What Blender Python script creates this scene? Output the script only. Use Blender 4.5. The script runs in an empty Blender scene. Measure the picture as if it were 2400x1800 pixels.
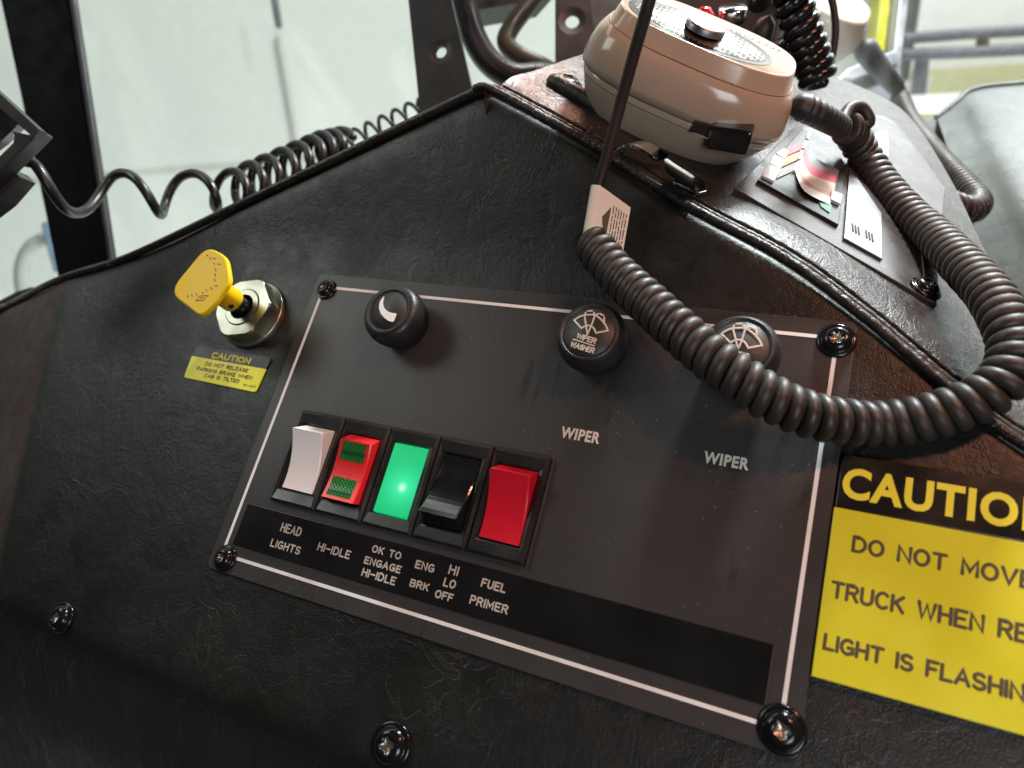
import bpy, math, random
import numpy as np
from mathutils import Vector, Matrix

random.seed(4)
rng = np.random.default_rng(7)
S = bpy.context.scene
COL = S.collection

# ------------------------------------------------------------------ camera frame (solved from the panel's four corners)
F = 1636.0; CX, CY = 1200.0, 900.0
def V(*a): return np.array(a, float)
def unit(a): return a / np.linalg.norm(a)
def ray(u, v): return V(u - CX, v - CY, F)
_c = [(764.6, 676.7), (1960.8, 797.8), (1828.6, 1708.7), (527.2, 1299.6)]
_M = np.stack([ray(*_c[0]), -ray(*_c[1]), ray(*_c[2]), -ray(*_c[3])], 1)
_v = np.linalg.svd(_M)[2][-1]; _v = _v / _v[0]
_P = [ray(*p) * k for p, k in zip(_c, _v)]
W = 0.24
_ex = _P[1] - _P[0]; _sc = W / np.linalg.norm(_ex); _ex = unit(_ex); _ey = unit(_P[0] - _P[3]); _n = np.cross(_ex, _ey)
_ey = np.cross(_n, _ex)
_up = unit(-V(236, 4000, 1636))
_X = unit(_ex - (_ex @ _up) * _up); _Y = np.cross(_up, _X)
RCW = np.stack([_X, _Y, _up])
ORI = V(0, 0, 2.0)
CAM = ORI - RCW @ (_P[3] * _sc)
EX, EY, EN = RCW @ _ex, RCW @ _ey, RCW @ _n
if EN[2] < 0: EN = -EN
HP = W / 1.74343
def wray(u, v): return RCW @ ray(u, v)
def P(u, v, z): return CAM + wray(u, v) / F * z            # point at forward distance z
def zdep(p): return (RCW.T @ (p - CAM))[2]
def hit(u, v, p, n):
    r = wray(u, v); return CAM + r * (((p - CAM) @ n) / (r @ n))
def loc(u, v, h=0.0):
    q = hit(u, v, ORI + EN * h, EN) - ORI
    return V(q @ EX, q @ EY, q @ EN)
def wl(x, y, h=0.0): return ORI + EX * x + EY * y + EN * h
def softp(t, k=.012):
    return k * np.log1p(np.exp(np.clip(t / k, -40, 40)))
def hf(x, y):
    return math.tan(math.radians(20)) * softp(y - .160, .008) - math.tan(math.radians(17)) * softp((-.1545 - .3617 * y) - x, .003)
def onf(u, v):
    h = 0.0
    for i in range(60):
        l = loc(u, v, h); h = float(hf(l[0], l[1]))
    return wl(*l)

cam = bpy.data.cameras.new('camera'); cam_o = bpy.data.objects.new('camera', cam); COL.objects.link(cam_o)
m = Matrix.Identity(4)
for i in range(3):
    m[i][0] = RCW[i][0]; m[i][1] = -RCW[i][1]; m[i][2] = -RCW[i][2]; m[i][3] = CAM[i]
cam_o.matrix_world = m
cam.sensor_width = 36; cam.lens = 36 * F / 2400; cam.clip_start = .01; cam.clip_end = 100
cam.dof.use_dof = True; cam.dof.focus_distance = .300; cam.dof.aperture_fstop = 9.0
S.camera = cam_o

world = bpy.data.worlds.new('World'); S.world = world; world.use_nodes = True
world.node_tree.nodes['Background'].inputs[0].default_value = (.75, .85, .85, 1)
world.node_tree.nodes['Background'].inputs[1].default_value = .03
S.view_settings.view_transform = 'Standard'; S.view_settings.look = 'None'
S.view_settings.exposure = 0; S.view_settings.gamma = 1
S.cycles.max_bounces = 6; S.cycles.use_denoising = True
S.cycles.caustics_reflective = False; S.cycles.caustics_refractive = False
S.cycles.sample_clamp_indirect = 4

def area(name, loc_, target, size, power, color, sy=None):
    d = bpy.data.lights.new(name, 'AREA'); d.energy = power; d.color = color; d.size = size
    if sy: d.shape = 'RECTANGLE'; d.size_y = sy
    o = bpy.data.objects.new(name, d); COL.objects.link(o)
    o.location = loc_
    o.rotation_euler = (Vector(target) - Vector(loc_)).to_track_quat('-Z', 'Y').to_euler()
    return o
# garage ceiling lamps outside the cab, door-window light behind, warm cab dome lamp, two added fills
WD = RCW @ ray(480, 230); WD[2] = 0; WD = unit(WD); WX = np.cross(WD, V(0, 0, 1)); WO = V(CAM[0], CAM[1], 0) + WD * 2.7     # the white wall's frame
def wallp(x, d, z): return tuple(WO + WX * x - WD * d + V(0, 0, z))
area('garage_lamp_wall', wallp(.5, 1.2, 4.1), wallp(.5, 0, 2.4), 3.6, 30, (.95, 1, .955), .6)
area('wall_fill_low', wallp(.3, 1.2, .25), wallp(.3, 0, 1.9), 3.6, 36, (.95, 1, .975), .6)  # added fill near the floor that evens out the wall's brightness
area('garage_lamp_right', (1.2, 1.9, 4.2), (1.0, 3.1, 1.9), 1.6, 60, (1, 1, .97), .8)
area('garage_lamp_front', (.88, 1.48, 2.95), (.25, .10, 2.10), 1.0, 7, (.92, .95, 1), .5)
area('left_window_light', (-.70, -.28, 2.85), (.02, .08, 2.08), .34, 2.5, (.90, .98, .93), .4)
area('rear_window_light', (.62, -.72, 2.20), (.24, .0, 2.0), .30, 3.0, (.92, .95, 1), .3)
area('garage_lamp_high', (.389, .737, 3.064), (.15, .06, 2.06), .16, 32, (.93, .97, 1))
for lx in (.42, .52):
    area('cab_dome_lamp', (lx + .10, -.10 + (lx - .42) * .8, 2.66), (.22, .1, 2.08), .04, 1.35, (1, .40, .22))
area('warm_sheen_fill', (.05, .38, 2.42), (.12, .14, 2.15), .05, .30, (1, .38, .22))  # added warm fill giving the top cover its copper sheen

# ------------------------------------------------------------------ materials
def nodes(name):
    mt = bpy.data.materials.new(name); mt.use_nodes = True
    nt = mt.node_tree; return mt, nt, nt.nodes['Principled BSDF']
def N(nt, t, **kw):
    n = nt.nodes.new(t)
    for k, v in kw.items():
        if k in n.inputs: n.inputs[k].default_value = v
        else: setattr(n, k, v)
    return n
def rampv(nt, sock, a, b, lo=0., hi=1.):
    r = N(nt, 'ShaderNodeMapRange'); nt.links.new(sock, r.inputs['Value'])
    r.inputs['From Min'].default_value = a; r.inputs['From Max'].default_value = b
    r.inputs['To Min'].default_value = lo; r.inputs['To Max'].default_value = hi
    return r.outputs[0]
def math_(nt, op, a, b):
    n = N(nt, 'ShaderNodeMath', operation=op)
    for i, s in enumerate((a, b)):
        if isinstance(s, (int, float)): n.inputs[i].default_value = s
        else: nt.links.new(s, n.inputs[i])
    return n.outputs[0]
def mixc(nt, fac, a, b):
    n = N(nt, 'ShaderNodeMix', data_type='RGBA')
    nt.links.new(fac, n.inputs[0])
    for s, k in ((a, 6), (b, 7)):
        if isinstance(s, tuple): n.inputs[k].default_value = (*s, 1)
        else: nt.links.new(s, n.inputs[k])
    return n.outputs[2]
def coord(nt, scale=(1, 1, 1), rot=(0, 0, 0)):
    t = N(nt, 'ShaderNodeTexCoord'); mp = N(nt, 'ShaderNodeMapping')
    mp.inputs['Scale'].default_value = scale; mp.inputs['Rotation'].default_value = rot
    nt.links.new(t.outputs['Object'], mp.inputs[0]); return mp.outputs[0]
def noise(nt, c, scale, detail=3, rough=.55, dist=0):
    n = N(nt, 'ShaderNodeTexNoise'); nt.links.new(c, n.inputs['Vector'])
    n.inputs['Scale'].default_value = scale; n.inputs['Detail'].default_value = detail
    n.inputs['Roughness'].default_value = rough; n.inputs['Distortion'].default_value = dist
    return n.outputs[0]
def bump(nt, b, h, strength=.5, dist=.001):
    n = N(nt, 'ShaderNodeBump'); n.inputs['Strength'].default_value = strength; n.inputs['Distance'].default_value = dist
    nt.links.new(h, n.inputs['Height']); nt.links.new(n.outputs[0], b.inputs['Normal'])

def plain(name, col, rough=.4, metal=0., grain=600, gs=.15, var=.25, rv=.12, coat=0., spec=.5):
    mt, nt, b = nodes(name)
    c = coord(nt)
    n1 = noise(nt, c, 40, 4); n2 = noise(nt, c, grain, 3)
    lo = tuple(x * (1 - var) for x in col); hi = tuple(min(1, x * (1 + var)) for x in col)
    nt.links.new(mixc(nt, rampv(nt, n1, .3, .7), lo, hi), b.inputs['Base Color'])
    nt.links.new(rampv(nt, n1, .3, .7, rough - rv, rough + rv), b.inputs['Roughness'])
    b.inputs['Metallic'].default_value = metal; b.inputs['Coat Weight'].default_value = coat
    b.inputs['Specular IOR Level'].default_value = spec
    if gs: bump(nt, b, n2, gs, .0003)
    return mt

def vinyl(name, base, wear, rough=.42, wr=1., stretch=(1, 1, 1), rot=(0, 0, 0), wscale=1., wearamt=.6, spec=.5):
    mt, nt, b = nodes(name)
    c0 = coord(nt, stretch, rot)
    t = N(nt, 'ShaderNodeTexNoise'); nt.links.new(c0, t.inputs['Vector']); t.inputs['Scale'].default_value = 30; t.inputs['Detail'].default_value = 4
    va = N(nt, 'ShaderNodeVectorMath', operation='MULTIPLY_ADD')
    nt.links.new(t.outputs['Color'], va.inputs[0]); va.inputs[1].default_value = (.03, .03, .03); nt.links.new(c0, va.inputs[2])
    cw = va.outputs[0]
    def lines(scale, w):
        v = N(nt, 'ShaderNodeTexVoronoi', feature='DISTANCE_TO_EDGE'); nt.links.new(cw, v.inputs['Vector'])
        v.inputs['Scale'].default_value = scale
        return rampv(nt, v.outputs['Distance'], 0, w, 1, 0)
    def ridge(scale, w, dist, off):
        mp2 = N(nt, 'ShaderNodeMapping'); mp2.inputs['Location'].default_value = (off, off * 1.7, off * .6); nt.links.new(c0, mp2.inputs[0])
        n_ = noise(nt, mp2.outputs[0], scale, 3, .5, dist)
        a_ = math_(nt, 'ABSOLUTE', math_(nt, 'SUBTRACT', n_, .5), 0.)
        return rampv(nt, a_, 0, w, 1, 0)
    m1 = rampv(nt, noise(nt, c0, 13, 3), .52, .68); m2 = rampv(nt, noise(nt, c0, 21, 3, .6, .5), .52, .68)
    l1 = math_(nt, 'MULTIPLY', ridge(30 * wscale, .016, .8, 1.), m1); l2 = math_(nt, 'MULTIPLY', ridge(85 * wscale, .03, .6, 4.), m2)
    cr = math_(nt, 'MAXIMUM', l1, math_(nt, 'MULTIPLY', l2, .7))
    soft0 = noise(nt, cw, 60, 6, .62); fold = noise(nt, coord(nt, (1.7, .7, 1), (0, 0, .6)), 85, 5, .6, 1.2)
    fold = math_(nt, 'SUBTRACT', 1.0, math_(nt, 'MULTIPLY', math_(nt, 'ABSOLUTE', math_(nt, 'SUBTRACT', fold, .5), 0.), 4.0))
    fm = rampv(nt, noise(nt, coord(nt), 9, 2), .48, .62)
    soft = math_(nt, 'ADD', soft0, math_(nt, 'MULTIPLY', math_(nt, 'MULTIPLY', fold, fm), .17)); g = noise(nt, coord(nt), 1500, 2)
    h = math_(nt, 'ADD', math_(nt, 'MULTIPLY', soft, .95 * wr), math_(nt, 'MULTIPLY', g, .16))
    h = math_(nt, 'ADD', h, math_(nt, 'MULTIPLY', cr, .22 * wr))
    bump(nt, b, h, .65, .0018)
    dusty = rampv(nt, noise(nt, coord(nt), 6, 5, .6), .35, .75, .8, 1.5)
    colr = mixc(nt, math_(nt, 'MULTIPLY', cr, wearamt), base, wear)
    mul = N(nt, 'ShaderNodeVectorMath', operation='SCALE'); nt.links.new(colr, mul.inputs[0]); nt.links.new(dusty, mul.inputs['Scale'])
    nt.links.new(mul.outputs[0], b.inputs['Base Color'])
    nt.links.new(rampv(nt, soft, .3, .7, rough - .08, rough + .12), b.inputs['Roughness'])
    b.inputs['Specular IOR Level'].default_value = spec
    return mt

M = {}
M['vinyl'] = vinyl('black_vinyl', (.0075, .008, .0066), (.050, .050, .046), .36, .62, spec=.48, wearamt=.22)
M['vinyl_low'] = vinyl('black_vinyl_stretched', (.012, .0125, .012), (.07, .07, .068), .45, 1.2, (2.2, .5, 1), (0, 0, -.45))
M['vinyl_top'] = vinyl('brown_black_vinyl', (.020, .013, .011), (.05, .04, .036), .29, .8, wscale=1.6, wearamt=.3)
M['vinyl_side'] = vinyl('vinyl_warm_tint', (.034, .014, .008), (.06, .04, .03), .5, 1.0, wearamt=.3)  # warm reflected light put into the base colour of the same cover
M['vinyl_grey'] = vinyl('grey_vinyl', (.07, .077, .072), (.12, .12, .12), .30, .6, wscale=1.5)
M['seam'] = vinyl('seam_vinyl', (.012, .010, .009), (.05, .04, .03), .30, 1.2, wscale=3)

# panel plate: fine pebble, dust specks, smudges and drips
mt, nt, b = nodes('panel_laminate'); M['panel'] = mt
c = coord(nt)
big = noise(nt, c, 9, 5, .6); fine = noise(nt, c, 1400, 2)
sp = N(nt, 'ShaderNodeTexVoronoi'); nt.links.new(c, sp.inputs['Vector']); sp.inputs['Scale'].default_value = 300
spk = math_(nt, 'MULTIPLY', rampv(nt, sp.outputs['Distance'], .05, .11, 1, 0), rampv(nt, noise(nt, c, 70, 2), .50, .62))
dr = rampv(nt, noise(nt, coord(nt, (4.0, .60, 1)), 26, 5, .65), .57, .64)
drm = math_(nt, 'MULTIPLY', dr, rampv(nt, noise(nt, c, 15, 3), .50, .60))
base = mixc(nt, rampv(nt, big, .3, .7), (.029, .0275, .027), (.045, .0425, .041))
base = mixc(nt, math_(nt, 'MULTIPLY', drm, .75), base, (.012, .012, .012))
base = mixc(nt, math_(nt, 'MULTIPLY', spk, .55), base, (.30, .28, .25))
nt.links.new(base, b.inputs['Base Color'])
nt.links.new(rampv(nt, big, .3, .7, .34, .48), b.inputs['Roughness'])
bump(nt, b, fine, .22, .0004)

M['gloss_black'] = plain('gloss_black_strip', (.010, .010, .011), .16, grain=90, gs=.05, rv=.08)
M['white_line'] = plain('white_print', (.84, .84, .82), .5, gs=0, var=.1)
M['letter'] = plain('engraved_white', (.50, .46, .40), .6, gs=0, var=.15)
M['letter_warm'] = plain('cream_print', (.62, .57, .50), .5, gs=0, var=.08)
M['bezel'] = plain('bezel_plastic', (.014, .014, .014), .28, grain=300, gs=.1, rv=.12)
M['dust'] = plain('dusty_crevice', (.055, .048, .038), .9, grain=900, gs=.6)
M['white_plastic'] = plain('white_rocker_plastic', (.92, .92, .90), .38, grain=1800, gs=.08, var=.03)
M['red_plastic'] = plain('red_rocker_plastic', (.62, .012, .030), .22, grain=500, gs=.03, var=.1, rv=.06)
M['red_plastic2'] = plain('bright_red_rocker', (.74, .020, .024), .28, grain=500, gs=.03, var=.06, rv=.06)
M['black_plastic'] = plain('black_rocker_plastic', (.008, .008, .009), .15, grain=300, gs=.03, rv=.06)
M['knob'] = plain('knob_plastic', (.016, .016, .017), .40, grain=1100, gs=.5, rv=.06)
M['knob_face'] = plain('knob_face_plastic', (.026, .025, .022), .45, grain=1300, gs=.2)
M['screw'] = plain('black_zinc_screw', (.03, .03, .032), .18, metal=.75, grain=300, gs=.06, rv=.08)
M['recess'] = plain('worn_recess', (.38, .33, .28), .30, metal=.8, grain=900, gs=.5)
M['yellow_knob'] = plain('yellow_painted_plastic', (.74, .50, .008), .42, grain=120, gs=.08, var=.08, spec=.22)
M['steel'] = plain('zinc_steel', (.34, .33, .27), .34, metal=1., grain=300, gs=.08, var=.12)
M['brushed'] = plain('brushed_nameplate', (.26, .25, .27), .38, metal=1., grain=200, gs=.1, var=.2)
M['dull'] = plain('dull_sprung_steel', (.11, .105, .09), .5, metal=1., grain=300, gs=.1, var=.2)
M['chrome'] = plain('chrome', (.72, .72, .72), .14, metal=1., grain=200, gs=.05, var=.1)
M['stick_yellow'] = plain('yellow_label', (.82, .84, .055), .45, gs=.02, var=.1)
M['plate_yellow'] = plain('yellow_engraving_plate', (.66, .63, .030), .30, grain=260, gs=.04, var=.05)
M['plate_black'] = plain('black_engraving_plate', (.014, .013, .011), .22, grain=300, gs=.05)
M['plate_letter'] = plain('engraved_dark_groove', (.085, .065, .035), .7, gs=0)
M['stick_black'] = plain('black_label', (.022, .022, .020), .42, gs=.05)
M['yellow_letter'] = plain('yellow_print', (.80, .74, .05), .4, gs=0, var=.04)
M['olive_letter'] = plain('faded_yellow_print', (.62, .60, .08), .5, gs=0, var=.15)
M['dark_letter'] = plain('black_print', (.05, .05, .015), .6, gs=0)
M['cord'] = plain('rubber_cord', (.026, .021, .018), .50, grain=500, gs=.12, rv=.08)
M['cord_brown'] = plain('brown_rubber_cord', (.026, .016, .013), .46, grain=500, gs=.12, rv=.08)
M['cord_black2'] = plain('black_matt_cord', (.010, .009, .009), .38, grain=400, gs=.08)
M['cord_black'] = plain('black_gloss_cord', (.007, .007, .008), .18, grain=300, gs=.05)
M['beige'] = plain('ivory_shell_plastic', (.40, .315, .235), .18, grain=220, gs=.04, var=.05, rv=.05)
M['seam_line'] = plain('shell_joint', (.22, .09, .05), .5, gs=0)
M['tag'] = plain('white_flag_label', (.78, .74, .64), .35, gs=.03, var=.04)
M['black_metal'] = plain('black_powder_coat', (.020, .021, .021), .50, grain=900, gs=.15)
M['pillar'] = plain('black_pillar_paint', (.0015, .0015, .002), .6, gs=.02, spec=.08)
M['rubber'] = plain('rubber_trim', (.020, .018, .022), .55, gs=.1)
M['hose'] = plain('black_hose', (.010, .009, .010), .35, gs=.1)
M['hose_olive'] = plain('olive_hose', (.05, .042, .020), .38, gs=.1)
M['wall'] = plain('white_painted_wall', (.78, .82, .78), .7, grain=10, gs=.05, var=.03)
M['cream'] = plain('cream_wall', (.62, .59, .36), .7, grain=10, gs=.05, var=.05)
M['white_paint'] = plain('white_paint', (.8, .8, .8), .5, gs=.02, var=.04)
M['pipe'] = plain('grey_pipe_paint', (.20, .20, .24), .4, gs=.02)
M['frame_grey'] = plain('grey_aluminium', (.42, .43, .46), .4, metal=.4, gs=.03)
M['yellow_post'] = plain('yellow_post_paint', (.52, .50, .008), .4, gs=.03)
M['olive_trim'] = plain('olive_trim', (.16, .14, .05), .5, gs=.03)
M['blue'] = plain('blue_plastic', (.18, .26, .38), .5, gs=.03)
M['plate_grey'] = plain('instrument_plate', (.045, .038, .036), .30, grain=400, gs=.12)
M['red_lamp'] = plain('red_lens', (.5, .01, .01), .15, gs=0)
M['g_red'] = plain('gauge_red', (.35, .02, .05), .42, gs=0)
M['g_orange'] = plain('gauge_orange', (.36, .14, .04), .42, gs=0)
M['g_grey'] = plain('gauge_grey', (.13, .12, .13), .42, gs=0)
M['g_tan'] = plain('gauge_tan', (.42, .35, .28), .42, gs=0)
M['g_white'] = plain('gauge_white', (.50, .53, .52), .42, gs=0)
M['g_green'] = plain('gauge_green', (.06, .20, .12), .42, gs=0)
M['floor'] = plain('garage_floor', (.62, .63, .60), .6, grain=8, gs=.1, var=.08)
M['crumb'] = plain('crumb', (.55, .33, .08), .6, gs=.1)

mt, nt, b = nodes('windscreen_glass'); M['glass'] = mt
nt.nodes.remove(b)
lwt = N(nt, 'ShaderNodeLayerWeight', Blend=.5); fr_s = rampv(nt, math_(nt, 'POWER', lwt.outputs['Facing'], 4.0), 0, 1, .02, .35); tr = N(nt, 'ShaderNodeBsdfTransparent'); gl = N(nt, 'ShaderNodeBsdfGlossy', Roughness=.02)
tr.inputs[0].default_value = (.965, .985, .97, 1)
mx = N(nt, 'ShaderNodeMixShader'); nt.links.new(fr_s, mx.inputs[0]); nt.links.new(tr.outputs[0], mx.inputs[1]); nt.links.new(gl.outputs[0], mx.inputs[2])
df_ = N(nt, 'ShaderNodeBsdfTranslucent'); df_.inputs[0].default_value = (.9, .92, .88, 1); mx2 = N(nt, 'ShaderNodeMixShader')
nt.links.new(rampv(nt, noise(nt, coord(nt, (1, 1, .5), (0, .5, 0)), 7, 4, .6, .6), .52, .74, .0, .10), mx2.inputs[0]); nt.links.new(mx.outputs[0], mx2.inputs[1]); nt.links.new(df_.outputs[0], mx2.inputs[2])
nt.links.new(mx2.outputs[0], nt.nodes['Material Output'].inputs[0])

# lit green lens: bulb behind a diffuser
mt, nt, b = nodes('lit_green_lens'); M['green_lit'] = mt
t = N(nt, 'ShaderNodeTexCoord'); ln = N(nt, 'ShaderNodeVectorMath', operation='DISTANCE')
nt.links.new(t.outputs['Object'], ln.inputs[0]); ln.inputs[1].default_value = (.0016, -.0030, .0040)
hot = rampv(nt, ln.outputs['Value'], .0004, .0030, 1, 0); halo = rampv(nt, ln.outputs['Value'], .001, .0150, 1, 0)
halo2 = math_(nt, 'POWER', halo, 2.0); hot2 = math_(nt, 'POWER', hot, 1.6)
ec = mixc(nt, halo2, (.0, .50, .16), (.06, .95, .48)); ec = mixc(nt, hot2, ec, (.75, 1, .92))
nt.links.new(ec, b.inputs['Emission Color'])
b.inputs['Emission Strength'].default_value = .82
b.inputs['Base Color'].default_value = (.01, .25, .10, 1); b.inputs['Roughness'].default_value = .3

# prismatic green lens (unlit)
mt, nt, b = nodes('prismatic_green_lens'); M['green_lens'] = mt
c = coord(nt, (1, 1, 1), (0, 0, .785)); v = N(nt, 'ShaderNodeTexVoronoi', distance='CHEBYCHEV'); v.inputs['Randomness'].default_value = .05
nt.links.new(c, v.inputs['Vector']); v.inputs['Scale'].default_value = 800
nt.links.new(mixc(nt, rampv(nt, v.outputs['Distance'], .1, .45), (.03, .32, .05), (.006, .075, .015)), b.inputs['Base Color'])
b.inputs['Roughness'].default_value = .15; bump(nt, b, v.outputs['Distance'], .8, .001)

# perforated grille
mt, nt, b = nodes('perforated_chrome'); M['grille'] = mt
c = coord(nt, (1, 1, 1)); v = N(nt, 'ShaderNodeTexVoronoi'); v.inputs['Randomness'].default_value = .0
mp = coord(nt, (1., .62, 1.)); nt.links.new(mp, v.inputs['Vector']); v.inputs['Scale'].default_value = 430
hole = rampv(nt, v.outputs['Distance'], .36, .42, 1, 0)
nt.links.new(mixc(nt, hole, (.22, .19, .17), (.004, .004, .004)), b.inputs['Base Color'])
nt.links.new(math_(nt, 'SUBTRACT', 1.0, hole), b.inputs['Metallic'])
b.inputs['Roughness'].default_value = .36; bump(nt, b, math_(nt, 'SUBTRACT', 1.0, hole), .6, .0006)

# ------------------------------------------------------------------ geometry helpers
FR = {}                                                   # thing -> world matrix (numpy 4x4)
def frame(o, x, y, z):
    f = np.eye(4); f[:3, 0] = x; f[:3, 1] = y; f[:3, 2] = z; f[:3, 3] = o; return f
PANEL = frame(ORI, EX, EY, EN)
I4 = np.eye(4)
def pf(x, y, h=0.): return frame(wl(x, y, h), EX, EY, EN)
def ap(f, pts):
    pts = np.asarray(pts, float); return pts @ f[:3, :3].T + f[:3, 3]

class MB:
    def __init__(s): s.v = []; s.f = []; s.mi = []; s.sm = []
    def add(s, verts, faces, f=I4, mi=0, smooth=True):
        o = len(s.v); s.v.extend(ap(f, verts).tolist())
        for q in faces: s.f.append([i + o for i in q]); s.mi.append(mi); s.sm.append(smooth)
    def box(s, x0, x1, y0, y1, z0, z1, f=I4, mi=0, bev=0.):
        b = min(bev, (x1 - x0) / 2.01, (y1 - y0) / 2.01)
        if b <= 0:
            v = [(x, y, z) for z in (z0, z1) for x, y in ((x0, y0), (x1, y0), (x1, y1), (x0, y1))]
            s.add(v, [(3, 2, 1, 0), (4, 5, 6, 7), (0, 1, 5, 4), (1, 2, 6, 5), (2, 3, 7, 6), (3, 0, 4, 7)], f, mi, False)
        else:
            s.prism(rrect(x0, x1, y0, y1, b), z0, z1, f, mi, min(b * .6, (z1 - z0) * .45))
    def prism(s, poly, z0, z1, f=I4, mi=0, bev=0., smooth=False, nb=2):
        poly = [tuple(p) for p in poly]; n = len(poly)
        a = sum(poly[i][0] * poly[(i + 1) % n][1] - poly[(i + 1) % n][0] * poly[i][1] for i in range(n))
        if a < 0: poly = poly[::-1]
        rings = [(poly, z0)]
        if bev > 0:
            rings.append((poly, z1 - bev))
            for k in range(1, nb + 1):
                t = k / nb * math.pi / 2
                rings.append((inset(poly, bev * (1 - math.cos(t))), z1 - bev + bev * math.sin(t)))
        else: rings.append((poly, z1))
        v = [(x, y, z) for r, z in rings for x, y in r]
        fs = []
        for k in range(len(rings) - 1):
            for i in range(n):
                j = (i + 1) % n; fs.append((k * n + i, k * n + j, (k + 1) * n + j, (k + 1) * n + i))
        s.add(v, fs + [tuple(range(n))[::-1], tuple((len(rings) - 1) * n + i for i in range(n))], f, mi, smooth)
    def lathe(s, prof, f=I4, mi=0, seg=40, rad=None, smooth=True, close=True):
        v = []; fs = []
        for k, (r, z) in enumerate(prof):
            for i in range(seg):
                t = 2 * math.pi * i / seg; rr = r * (rad(t, k) if rad else 1)
                v.append((rr * math.cos(t), rr * math.sin(t), z))
        for k in range(len(prof) - 1):
            for i in range(seg):
                j = (i + 1) % seg; fs.append((k * seg + i, k * seg + j, (k + 1) * seg + j, (k + 1) * seg + i))
        if close:
            fs.append(tuple(range(seg))[::-1]); fs.append(tuple((len(prof) - 1) * seg + i for i in range(seg)))
        s.add(v, fs, f, mi, smooth)
    def tube(s, pts, r, seg=10, f=I4, mi=0, caps=True, zs=None, closed=False):
        pts = np.asarray(pts, float); n = len(pts)
        rr = np.full(n, r, float) if np.isscalar(r) else np.asarray(r, float)
        d = np.diff(pts, axis=0)
        if closed: d = np.vstack([d, pts[0] - pts[-1]])
        d = d / np.maximum(np.linalg.norm(d, axis=1, keepdims=True), 1e-12)
        T = np.zeros_like(pts)
        sc = np.ones(n)
        for i in range(n):
            a = d[(i - 1) % len(d)] if (i > 0 or closed) else d[0]
            b = d[i % len(d)] if (i < len(d)) else d[-1]
            t = a + b
            T[i] = t / max(np.linalg.norm(t), 1e-9)
            sc[i] = min(1.8, 1 / max(.3, math.sqrt(max(0, (1 + a @ b) / 2))))
        up = V(0, 0, 1) if zs is not None or abs(T[0][2]) < .9 else V(1, 0, 0)
        u = unit(np.cross(up, T[0])); ring = []
        U = []
        for i in range(n):
            if zs is not None: u = unit(np.cross(up, T[i]))
            else: u = unit(u - (u @ T[i]) * T[i])
            U.append(u)
        def ringat(i, c, rad, k=1.):
            w = np.cross(T[i], U[i]); o = []
            for q in range(seg):
                a = 2 * math.pi * q / seg
                o.append(c + U[i] * math.cos(a) * rad * k + w * math.sin(a) * rad * (zs if zs is not None else 1))
            return o
        if caps and not closed:
            for ph in (75, 45, 20):
                a = math.radians(ph); ring += ringat(0, pts[0] - T[0] * rr[0] * math.sin(a), rr[0] * math.cos(a))
        for i in range(n): ring += ringat(i, pts[i], rr[i], sc[i])
        if caps and not closed:
            for ph in (20, 45, 75):
                a = math.radians(ph); ring += ringat(n - 1, pts[-1] + T[-1] * rr[-1] * math.sin(a), rr[-1] * math.cos(a))
        R = len(ring) // seg; fs = []
        for k in range(R if closed else R - 1):
            k2 = (k + 1) % R
            for q in range(seg):
                q2 = (q + 1) % seg; fs.append((k * seg + q, k * seg + q2, k2 * seg + q2, k2 * seg + q))
        if not closed: fs += [tuple(range(seg))[::-1], tuple((R - 1) * seg + q for q in range(seg))]
        s.add(ring, fs, f, mi, True)
    def grid(s, G, f=I4, mi=0, closed_u=False):
        G = np.asarray(G, float); a, b = G.shape[:2]; fs = []
        for i in range(a - 1):
            for j in range(b - 1): fs.append((i * b + j, i * b + j + 1, (i + 1) * b + j + 1, (i + 1) * b + j))
        s.add(G.reshape(-1, 3), fs, f, mi, True)
    def build(s, name, mats, parent=None, auto=None):
        me = bpy.data.meshes.new(name)
        fm = FR.get(parent.name, I4) if parent else I4
        v = np.array(s.v, float)
        org = None
        if parent is None:
            c_ = (v.min(0) + v.max(0)) / 2; org = c_; v = v - c_
        else:
            iv = np.linalg.inv(fm); v = v @ iv[:3, :3].T + iv[:3, 3]
        me.from_pydata([tuple(p) for p in v], [], s.f)
        for mm in (mats if isinstance(mats, (list, tuple)) else [mats]): me.materials.append(mm)
        me.polygons.foreach_set('material_index', s.mi); me.polygons.foreach_set('use_smooth', s.sm)
        me.update()
        o = bpy.data.objects.new(name, me); COL.objects.link(o)
        if parent is not None: o.parent = parent; FR[o.name] = fm
        else: o.location = org; FR[o.name] = frame(org, V(1, 0, 0), V(0, 1, 0), V(0, 0, 1))
        return o
def mat4(f): return Matrix([list(r) for r in f])
def empty(name, f, label, cat, group=None):
    o = bpy.data.objects.new(name, None); COL.objects.link(o); o.empty_display_size = .01
    o.matrix_world = mat4(f); FR[o.name] = f
    return tag(o, label, cat, group)
def tag(o, label=None, cat=None, group=None, kind=None):
    if label: o['label'] = label
    if cat: o['category'] = cat
    if group: o['group'] = group
    if kind: o['kind'] = kind
    return o
def sub(mb, name, mats, parent, f):
    """a part whose own origin is at frame f (in the world)"""
    o = mb.build(name, mats, None)
    v = np.array(mb.v); iv = np.linalg.inv(f); v = v @ iv[:3, :3].T + iv[:3, 3]
    o.data.vertices.foreach_set('co', v.ravel()); o.data.update()
    o.location = (0, 0, 0)
    o.parent = parent; o.matrix_local = mat4(np.linalg.inv(FR[parent.name]) @ f); FR[o.name] = f
    return o
def copy_tree(o, parent=None):
    c_ = o.copy(); COL.objects.link(c_); c_.parent = parent; FR[c_.name] = FR.get(o.name, I4)
    for ch in list(o.children): copy_tree(ch, c_)
    return c_
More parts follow.
